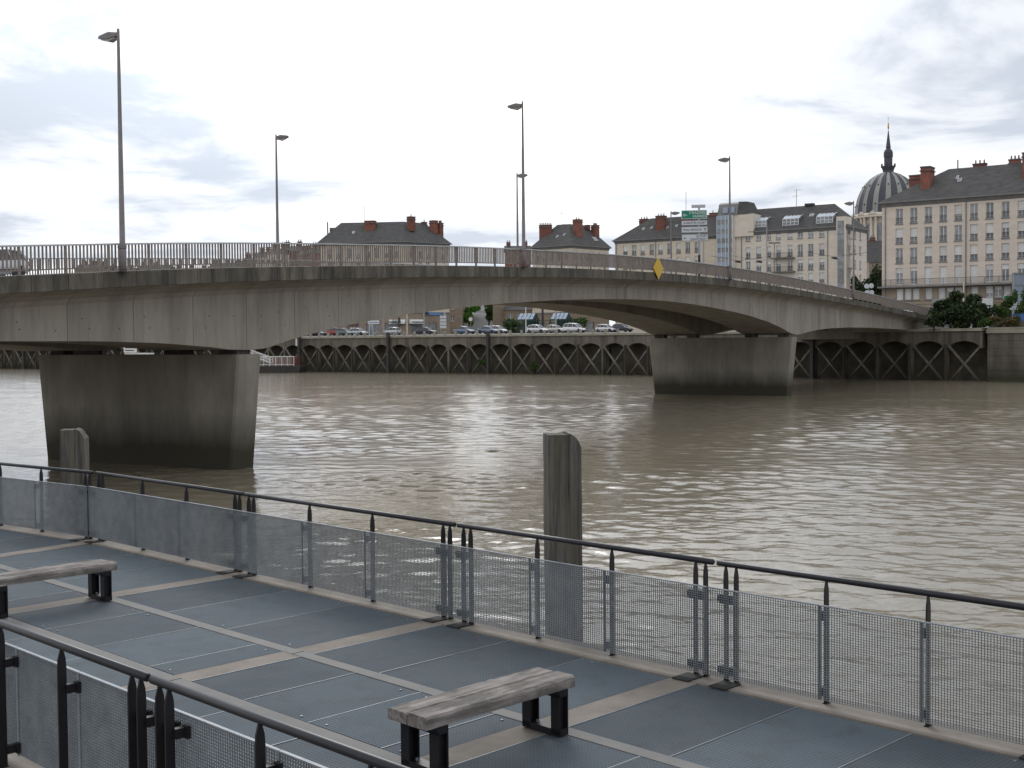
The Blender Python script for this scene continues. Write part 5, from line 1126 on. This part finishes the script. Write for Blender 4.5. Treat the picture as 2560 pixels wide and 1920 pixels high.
# round grey traffic sign backs beyond the bridge railing
o_, h_ = column(2172, 745, 712, 190, .05, M_signback, 'pair of round grey sign backs above the bridge railing before the dark trees', 'road sign', 'road_sign')
for x, z in ((-.35, 0), (.35, .05), (-.3, -1.0), (.4, -1.0)): MB().lathe([(0, -.02), (.38, -.02), (.38, .02), (0, .02)], 18).build('disc', M_signw, o_, M=Matrix.Translation((x, -.1, h_ + z - .2)) @ Matrix.Rotation(R(90), 4, 'X'))
# street lamps of the far bank in front of the middle block
for px, y0, Y, lb, s_ in ((1917, 556, 235, 'thin pole lamp in front of the middle block', 1.0),):
    column(px, 700, y0, Y, .09, M_signback, lb)
for px, py, Y, lb in ((1846, 655, 236, 'lamp hung on a cable in front of the middle block, leftmost of three'), (1899, 655, 236, 'lamp hung on a cable in front of the middle block, second from left'), (2087, 646, 225, 'lamp hung on a cable at the right of the middle block')):
    p = at(px, py, Y); ho = thing('hanging_lamp', lb, 'street lamp', (p.x, Y, p.z), R(20), 'cable lamps')
    MB().loft([[(-.7, -.1, .0), (-.7, .1, .0), (-.7, .1, .2), (-.7, -.1, .2)], [(0, -.22, -.12), (0, .22, -.12), (0, .22, .25), (0, -.22, .25)], [(.45, -.2, -.18), (.45, .2, -.18), (.45, .2, .1), (.45, -.2, .1)]]).build('lamp_head', M_trim, ho)
    MB().tube([(-6, 0, 1.1), (0, 0, .25), (7, 0, 1.2)], .03, 5).build('cable', M_trim, ho)
p = at(1936, 607, 232); dl = thing('street_lamp', 'double headed lamp on a pole in front of the middle block', 'street lamp', (p.x, 232, G0)); zz = p.z - G0
MB().tube([(0, 0, 0), (0, 0, zz)], [.12, .07], 8).build('pole', M_lamp, dl)
for sx_ in (-1, 1): MB().box(min(sx_ * .1, sx_ * 1.05), max(sx_ * .1, sx_ * 1.05), -.18, .18, zz - .15, zz + .12).build('lamp_head', M_lamp, dl)

# ---- landing stage and moored boat
a = at(640, 900, 243); b = at(748, 900, 241)
ls = thing('landing_stage', 'red landing stage with white railings moored under the quay', 'landing stage', (a.x, 243, 0), math.atan2(-2.0, b.x - a.x)); wl = b.x - a.x
MB().loft([[(0, -1.6, -.6), (wl + .6, -1.6, -.6), (wl + .6, 1.6, -.6), (0, 1.6, -.6)], [(-.2, -1.8, 1.3), (wl + 1.2, -1.8, 1.3), (wl + 1.2, 1.8, 1.3), (-.2, 1.8, 1.3)]]).build('hull', M_hull, ls)
MB().box(wl * .62, wl * .98, -1.2, 1.4, 1.31, 3.1).build('deck_house', M_redp, ls); MB().box(1.0, wl * .60, 1.2, 1.35, 1.31, 2.9).build('back_panel', M_redp, ls)
rl = MB()
for i in range(7):
    x = 1.0 + (wl * .97 - 1.0) * i / 6; rl.box(x - .05, x + .05, -1.5, -1.4, 1.3, 3.15)
rl.box(1.0, wl * .97, -1.5, -1.4, 3.05, 3.2).box(1.0, wl * .97, -1.48, -1.42, 1.5, 1.62)
for i in range(24): rl.box(1.0 + (wl - 1.6) * i / 24, 1.04 + (wl - 1.6) * i / 24, -1.46, -1.44, 1.5, 3.1)
rl.build('railing', M_white, ls)
gw = MB()
for dz_ in (0, .5, 1.0): gw.bar((-7.5, -1.0, 5.6 + dz_), (3.4, -1.0, 1.9 + dz_), .09, .09).bar((-7.5, .2, 5.6 + dz_), (3.4, .2, 1.9 + dz_), .09, .09)
for i in range(9):
    x = -7.5 + 10.9 * i / 8; z = 5.6 - 3.7 * i / 8; gw.box(x - .04, x + .04, -1.05, -.95, z - .1, z + 1.05).box(x - .04, x + .04, .15, .25, z - .1, z + 1.05)
gw.build('gangway_railing', M_white, ls); MB().bar((-7.5, -.4, 5.5), (3.4, -.4, 1.8), 1.1, .12).build('gangway', M_zinc, ls)
a = at(323, 884, 262); mbt = thing('moored_boat', 'white boat with white lettered board, glimpsed above the left pier', 'boat', (a.x, 262, 0), R(-36))
MB().loft([[(-2, 0, -.4), (9, -1.4, -.4), (12, 0, -.4), (9, 1.4, -.4)], [(-2.6, 0, 2.0), (9.2, -1.9, 1.8), (13, 0, 2.2), (9.2, 1.9, 1.8)]]).build('hull', M_white, mbt)
MB().box(0.2, 6.5, -1.3, 1.3, 1.9, 3.9).build('cabin', M_white, mbt)
sbd = MB().box(.2, 4.4, -1.5, -1.4, 4.0, 5.6).build('sign_board', M_white, mbt)
for i in range(2): MB().box(.6, 3.9 - i * .4, -1.515, -1.501, 4.9 - i * .55, 5.1 - i * .55).build('lettering', M_signb, sbd)
for x in (.5, 4.0): MB().box(x - .05, x + .05, -1.39, -1.3, 3.9, 5.6).build('post', M_zinc, mbt)
MB().box(1, 6, -1.31, -1.302, 2.7, 3.5).build('window', M_glass, mbt)

# ================================================================ NEAR PROMENADE
DZK = 2.85; C45 = R(-45)
deck = MB()
# concrete sub-frame sheet in (r,c): slightly below the gratings; rotated left end
def bend(r, c, R0=-18.05, C0=9.13, ang=R(7.6)):
    if r >= R0: return (r, c)
    dr, dc = r - R0, c - C0; return (R0 + dr * math.cos(ang) - dc * math.sin(ang) , C0 + dr * math.sin(ang) + dc * math.cos(ang))
deck.loft([[(-18.04, 3.45, -.45), (-18.04, 9.32, -.45), (-18.04, 9.32, -.035), (-18.04, 3.45, -.035)], [(2.2, 3.45, -.45), (2.2, 9.32, -.45), (2.2, 9.32, -.035), (2.2, 3.45, -.035)]])
q0 = [bend(-18.05, 3.0), bend(-18.05, 9.32), bend(-30, 9.32), bend(-30, 3.0)]
deck.loft([[(a, b, -.45) for a, b in q0], [(a, b, -.036) for a, b in q0]])
DK = deck.build('promenade_deck', M_deckc, None, (0, 0, DZK), C45); tag(DK, 'riverside promenade deck of steel gratings and concrete beams', kind='structure')
BEAMS = [-18.04, -14.135, -10.13, -6.76, -3.42, 0.0]
ROWS = [(4.02, 5.68), (5.85, 7.04), (7.19, 8.88)]
SEAMS = [[3, 4, 3], [3, 3, 3]]
def plate(pts, name, mt, z0, z1, e=0.0):
    cx = sum(p[0] for p in pts) / 4; cy = sum(p[1] for p in pts) / 4
    mb = MB().loft([[(a - cx, b - cy, z0) for a, b in pts], [(a - cx, b - cy, z1) for a, b in pts]])
    return mb.build(name, mt, DK, (cx, cy, 0))
def quad(r0, r1, c0, c1, f=lambda r, c: (r, c)): return [f(r0, c0), f(r1, c0), f(r1, c1), f(r0, c1)]
rg = random.Random(11)
def section(r0, r1, f, phase):
    for ri, (c0, c1) in enumerate(ROWS):
        n = 3; cuts = [r0 + (r1 - r0) * i / n for i in range(n + 1)]
        if ri == 1: cuts = [r0, r0 + (r1 - r0) * .28, r0 + (r1 - r0) * .58, r0 + (r1 - r0) * .88, r1]
        for a, b in zip(cuts, cuts[1:]):
            g_ = plate(quad(a + .012, b - .002, c0 + .008, c1 - .008, f), 'grating', M_grate, -.034, rg.uniform(-.003, .003))
            # upstanding edge flats of each grating
            cx = g_.location.x; cy = g_.location.y
            for (x0, x1, y0, y1) in ((a + .002, a + .011, c0, c1),):
                q_ = quad(x0, x1, y0, y1, f); MB().loft([[(u - cx, v - cy, -.03) for u, v in q_], [(u - cx, v - cy, .004) for u, v in q_]]).build('edge_flat', M_galv, g_)
            for (x0, x1) in ((a + .16, a + .18), (b - .18, b - .16)):       # fixing clips
                for yy in ((c0 + .05, c1 - .09) if rg.random() < .3 else ()):
                    q_ = quad(x0, x1, yy, yy + .02, f); MB().loft([[(u - cx, v - cy, .001) for u, v in q_], [(u - cx, v - cy, .008) for u, v in q_]]).build('clip', M_galv, g_)
    for c0, c1 in ((5.69, 5.84), (7.045, 7.185)): plate(quad(r0 - .13, r1 + .15, c0, c1, f), 'steel_strip', M_strip, -.034, .004)
for a, b in zip(BEAMS, BEAMS[1:]): section(a + .15, b - .15, lambda r, c: (r, c), 0)
section(-22.0, -18.19, bend, 0); section(-26.1, -22.3, bend, 0)
fid = lambda r, c: (r, c)
def beam(r, f=fid):
    for c0, c1 in ((3.95, 5.685), (5.845, 7.04), (7.19, 8.9)): plate(quad(r - .145, r + .145, c0, c1, f), 'concrete_beam', M_deckc, -.034, .002)
for r_ in BEAMS[1:]: beam(r_)
beam(-18.2, bend); beam(-22.15, bend)
for a, b in zip([-18.04] + BEAMS[1:], BEAMS[1:] + [2.2]):
    plate(quad(a + .004, b - .004, 8.90, 9.32), 'edge_beam', M_deckc, -.034, .006); plate(quad(a + .004, b - .004, 3.45, 3.99), 'edge_beam', M_deckc, -.034, .006)
for a, b in ((-22.1, -18.06), (-26.2, -22.11)): plate(quad(a, b, 8.90, 9.32, bend), 'edge_beam', M_deckc, -.034, .006); plate(quad(a, b, 3.3, 3.99, bend), 'edge_beam', M_deckc, -.034, .006)
# supports under the deck
for r_ in BEAMS: MB().box(r_ - .25, r_ + .25, 3.9, 4.5, -4.5, -.46).box(r_ - .25, r_ + .25, 8.3, 8.9, -4.5, -.46).build('deck_support', M_pier, DK)
# ledge of the upper quay on the camera side
o = MB().box(-26, 4, -12, 3.25, -3.6, -.75).build('near_quay_ledge', M_deckc, None, (0, 0, DZK), C45); tag(o, 'concrete ledge below the near railing', kind='structure')

# ---- guard rails
POST = None
def rail_mesh_panel(L_):
    mb = MB(); h0, h1 = .068, .842; p = .0242
    n = max(3, int(round(L_ / p))); nz = int((h1 - h0) / .0198)
    for i in range(n + 1):
        x = L_ * i / n; mb.box(x - .0016, x + .0016, -.0055, .0055, h0, h1)
    for j in range(nz + 1):
        z = h0 + (h1 - h0) * j / nz; mb.box(0, L_, -.003, .003, z - .0023, z + .0023)
    return mb
PM = {}
def guard_rail(label, r0, r1, posts, c, side, f=fid, ang=0.0, pairs=True, footplate=True):
    """section from gap r0 to gap r1; posts: positions of posts; side: +1 panels towards +c"""
    o_ = thing('guard_rail', label, 'railing', Matrix.Rotation(C45, 4, 'Z') @ Vector((*f(r0, c), DZK)), C45 + ang, 'promenade guard rails')
    L_ = r1 - r0
    h = MB().tube([(.02, 0, 1.05), (.03, 0, 1.05), (L_ - .03, 0, 1.05), (L_ - .02, 0, 1.05)], [.018, .0265, .0265, .018], 14).build('handrail', M_hand, o_, smooth=False)
    for p_ in h.data.polygons: p_.use_smooth = len(p_.vertices) == 4
    pm = PM.get('post')
    if pm is None:
        mb = MB(); rings = []
        for z, hw in ((.0, .030), (.905, .030), (.965, .026), (1.028, .009)): rings.append([(-.007, -hw, z), (.007, -hw, z), (.007, hw, z), (-.007, hw, z)])
        PM['post'] = pm = mb.loft(rings).mesh('post', M_black)
        PM['clamp'] = MB().box(-.012, .03, .02, .108, -.03, .03).box(.0, .05, .085, .1085, -.038, .038).mesh('clamp', M_black)
        PM['foot'] = MB().box(-.09, .09, .03, .27, .007, .017).mesh('base_plate', M_tyre)
        PM['flat'] = MB().box(-.014, .014, .1105, .117, .06, .85).mesh('panel_flat', M_galv)
        PM['foot0'] = MB().box(-.02, .02, -.035, .035, -.05, .012).mesh('post_foot', M_black)
    for x in posts:
        link('post', pm, o_, (x - r0, 0, 0)); link('post_foot', PM['foot0'], o_, (x - r0, 0, 0))
        for z in (.76, .13):
            M = Matrix.Translation((x - r0, 0, z)); 
            if side < 0: M = M @ Matrix.Scale(-1, 4, (0, 1, 0))
            link('clamp', PM['clamp'], o_, M=M)
    xs = [.03] + [x - r0 for x in posts] + [L_ - .03]
    ed = sorted([.006, L_ - .006] + [x - r0 for x in posts[1:-1] if True and .35 < x - r0 < L_ - .35])
    for a, b in zip(ed, ed[1:]):
        w = round(b - a - .006, 3); key = ('panel', w)
        if key not in PM: PM[key] = rail_mesh_panel(w).mesh('mesh_panel', M_galv); PM[('rim', w)] = MB().box(0, w, -.012, .012, .842, .852).mesh('panel_rim', M_galvl)
        p_ = link('mesh_panel', PM[key], o_, (a + .003, side * .124, 0)); link('panel_rim', PM[('rim', w)], p_)
        for x in ((b,) if b < L_ - .1 else ()):
            M = Matrix.Translation((x, 0, 0)) if side > 0 else Matrix.Scale(-1, 4, (0, 1, 0)) @ Matrix.Translation((x, 0, 0))
            link('panel_flat', PM['flat'], o_, M=M)
    if footplate:
        for x in (.20, L_ - .20):
            M = Matrix.Translation((x, 0, 0)) @ (Matrix.Identity(4) if side > 0 else Matrix.Scale(-1, 4, (0, 1, 0))); link('base_plate', PM['foot'], o_, M=M)
    return o_
def pp(r0, r1, n=2, e1=.11, e2=.22):
    a, b = r0 + e2, r1 - e2; return [r0 + e1, a] + [a + (b - a) * i / (n + 1) for i in range(1, n + 1)] + [b, r1 - e1]
GJ = [-18.3, -14.15, -10.0, -6.58, -3.45, 0.0]
labs = ['section of black rail with grey mesh panels, left of the bench at left edge', 'far guard rail section in front of the left pier and its reflection', 'far guard rail section standing in front of the tall timber pile', 'far guard rail section at the right edge of the photo', 'far guard rail section just beyond the right edge']
for (a, b), lb in zip(zip(GJ, GJ[1:]), ['far guard rail section behind the left bench, below the left pier', 'far guard rail section between the left pier and the photo centre', 'far guard rail section in front of the tall timber pile', 'far guard rail section ending at the right edge of the photo', 'far guard rail section beyond the right edge']):
    if a < -1: guard_rail(lb, a, b, pp(a, b), 9.13, -1)
guard_rail('far guard rail section at the left edge of the photo, slightly turned', -22.4, -18.3, pp(-22.4, -18.3), 9.13, -1, bend, R(7.6))
NJ = [-10.0, -6.78, -3.5]
guard_rail('nearest guard rail section in the bottom left corner', -10.0, -6.78, [-9.89, -9.78, -8.92, -7.95, -7.0, -6.89], 3.70, 1, footplate=False)
guard_rail('nearest guard rail section running to the bottom centre of the photo', -6.78, -3.5, [-6.67, -6.56, -5.62, -4.68, -3.72, -3.61], 3.70, 1, footplate=False)
for r_ in (-6.95, -6.63):     # lit panel end flats by the near pair of posts, their light painted cream
    o = MB().tube([(0, 0, -.02), (0, 0, .80), (0, 0, .83)], [.016, .016, .010], 8).build('edge_strip', M_litedge, None)
    o.parent = [x for x in bpy.data.objects if x.get('label', '').startswith('nearest guard rail section in the bottom left' if r_ < -6.78 else 'nearest guard rail section running')][0]
    o.location = (r_ - (-10.0 if r_ < -6.78 else -6.78), .03, 0)

# ---- benches
def bench(r, c0, c1, label):
    o_ = thing('wooden_bench', label, 'bench', Matrix.Rotation(C45, 4, 'Z') @ Vector((r, c0, DZK)), C45, 'promenade benches')
    L_ = c1 - c0; rb = random.Random(int(-r * 10))
    for k2, (x0, x1) in enumerate(((-.205, -.007), (.007, .205))):
        n = 26; rings = []
        for i in range(n + 1):
            y = L_ * i / n; j = lambda s_: rb.uniform(-s_, s_)
            z1 = .452 + j(.0035) + (.004 if k2 else 0); e = .012 + abs(j(.014))
            xa, xb = x0 + j(.004), x1 + j(.004)
            rings.append([(xa, y, .368), (xb, y, .368), (xb, y, z1 - e), (xb - e * .8, y, z1), (xa + e * .8, y, z1), (xa, y, z1 - e)])
        MB().loft(rings).build('plank', M_bench, o_)
    for y in (.16, L_ - .12):
        lg = MB()
        for x in (-.155, .155): lg.box(x - .045, x + .045, y - .05, y - .038, .02, .33).box(x - .045, x + .045, y + .038, y + .05, .02, .33).box(x - .006, x + .006, y - .038, y + .038, .02, .33)
        lg.box(-.20, .20, y - .05, y + .05, .012, .06).box(-.20, .20, y - .05, y + .05, .31, .366).build('leg', M_black, o_)
        for x in (-.08, .08): MB().tube([(x, y, .06), (x, y, .078)], .012, 6).build('bolt', M_galvl, o_)
    return o_
bench(-6.66, 5.59, 7.11, 'weathered wooden bench on black steel legs at the bottom centre'); bench(-13.98, 5.60, 7.12, 'weathered wooden bench on black steel legs at the left edge')

# ---- timber piles standing in the water
def pile_obj(px, Y, w, ytop, label, rs):
    p = at(px, ytop, Y); o_ = thing('timber_pile', label, 'pile', (p.x, Y, -1.0), R(8)); H_ = p.z + 1.0; rb = random.Random(rs)
    for k2, (x0, x1, dz_, yo) in enumerate(((-w / 2, .035, -.015, 0), (.037, w / 2, 0.0, .012))):
        rings = []; n = 30; d_ = w * .46
        top = lambda x: dz_ - (max(0, (x - .02) / (w / 2 - .02)) ** 2.4) * w * .42
        m_ = 12
        for i in range(n + 1):
            t = i / n; ring = []
            for jx in range(m_ + 1):
                x = x0 + (x1 - x0) * jx / m_; ring.append((x, -d_ + yo, x))
            for jx in range(m_, -1, -1):
                x = x0 + (x1 - x0) * jx / m_; ring.append((x, d_ + yo, x))
            rings.append([(x + rb.uniform(-.004, .004), y + rb.uniform(-.005, .005), t * (H_ + top(xx))) for x, y, xx in ring])
        mb = MB(); mb.loft(rings, True); mb.build('timber', M_pile, o_)
    return o_
pile_obj(1405.5, 13.6, .365, 1081, 'tall weathered timber pile in the river behind the guard rail, centre', 4)
pile_obj(185, 21.6, .41, 1071, 'timber pile in the river in front of the left bridge pier', 9)

# ---- person leaning over the bridge railing near the right bank
M_coat = mat('dark_coat', (0.02, 0.021, 0.032), (0.03, 0.03, 0.045), 0.9, 6.0); M_skin = mat('skin', (0.42, 0.25, 0.18), None, 0.6)
pz = zt(122.0) + .02
pe = thing('person', 'person in dark hooded coat walking behind the bridge railing near the right bank', 'person', bpt(122.0, 6.6, pz), BRZ)
jo = [((0, 0, .95), .15), ((.02, 0, 1.15), .15), ((.10, 0, 1.38), .17), ((.16, 0, 1.50), .075), ((.20, 0, 1.63), .105), ((.0, .10, .88), .10), ((.10, .11, .48), .075), ((.02, .11, .10), .05), ((.20, .11, .05), .045), ((.0, -.10, .88), .10), ((-.08, -.11, .48), .075), ((-.22, -.11, .12), .05), ((-.06, -.11, .05), .045), ((.08, .20, 1.36), .075), ((.06, .25, 1.10), .055), ((.22, .24, .92), .042), ((.08, -.20, 1.36), .075), ((-.06, -.25, 1.10), .055), ((.04, -.26, .88), .042)]
ed_ = [(0, 1), (1, 2), (2, 3), (3, 4), (0, 5), (5, 6), (6, 7), (7, 8), (0, 9), (9, 10), (10, 11), (11, 12), (2, 13), (13, 14), (14, 15), (2, 16), (16, 17), (17, 18)]
me = bpy.data.meshes.new('body'); me.from_pydata([j_[0] for j_ in jo], ed_, []); me.materials.append(M_coat)
bo = link('body', me, pe); sk = bo.modifiers.new('skin', 'SKIN'); sk.use_smooth_shade = True
if me.skin_vertices:
    for v_, (p_, r_) in zip(me.skin_vertices[0].data, jo): v_.radius = (r_, r_)
    me.skin_vertices[0].data[0].use_root = True
sb = bo.modifiers.new('sub', 'SUBSURF'); sb.levels = 1; sb.render_levels = 1
fa = MB().lathe([(0, -.12), (.05, -.10), (.075, -.03), (.075, .04), (.05, .09), (0, .10)], 12).build('face', M_skin, pe, (.245, 0, 1.62), smooth=True)
MB().loft([[(.03, -.03, -.02), (.03, .03, -.02), (.03, 0, .04)], [(.10, -.008, -.02), (.10, .008, -.02), (.085, 0, .02)]]).build('nose', M_skin, fa)
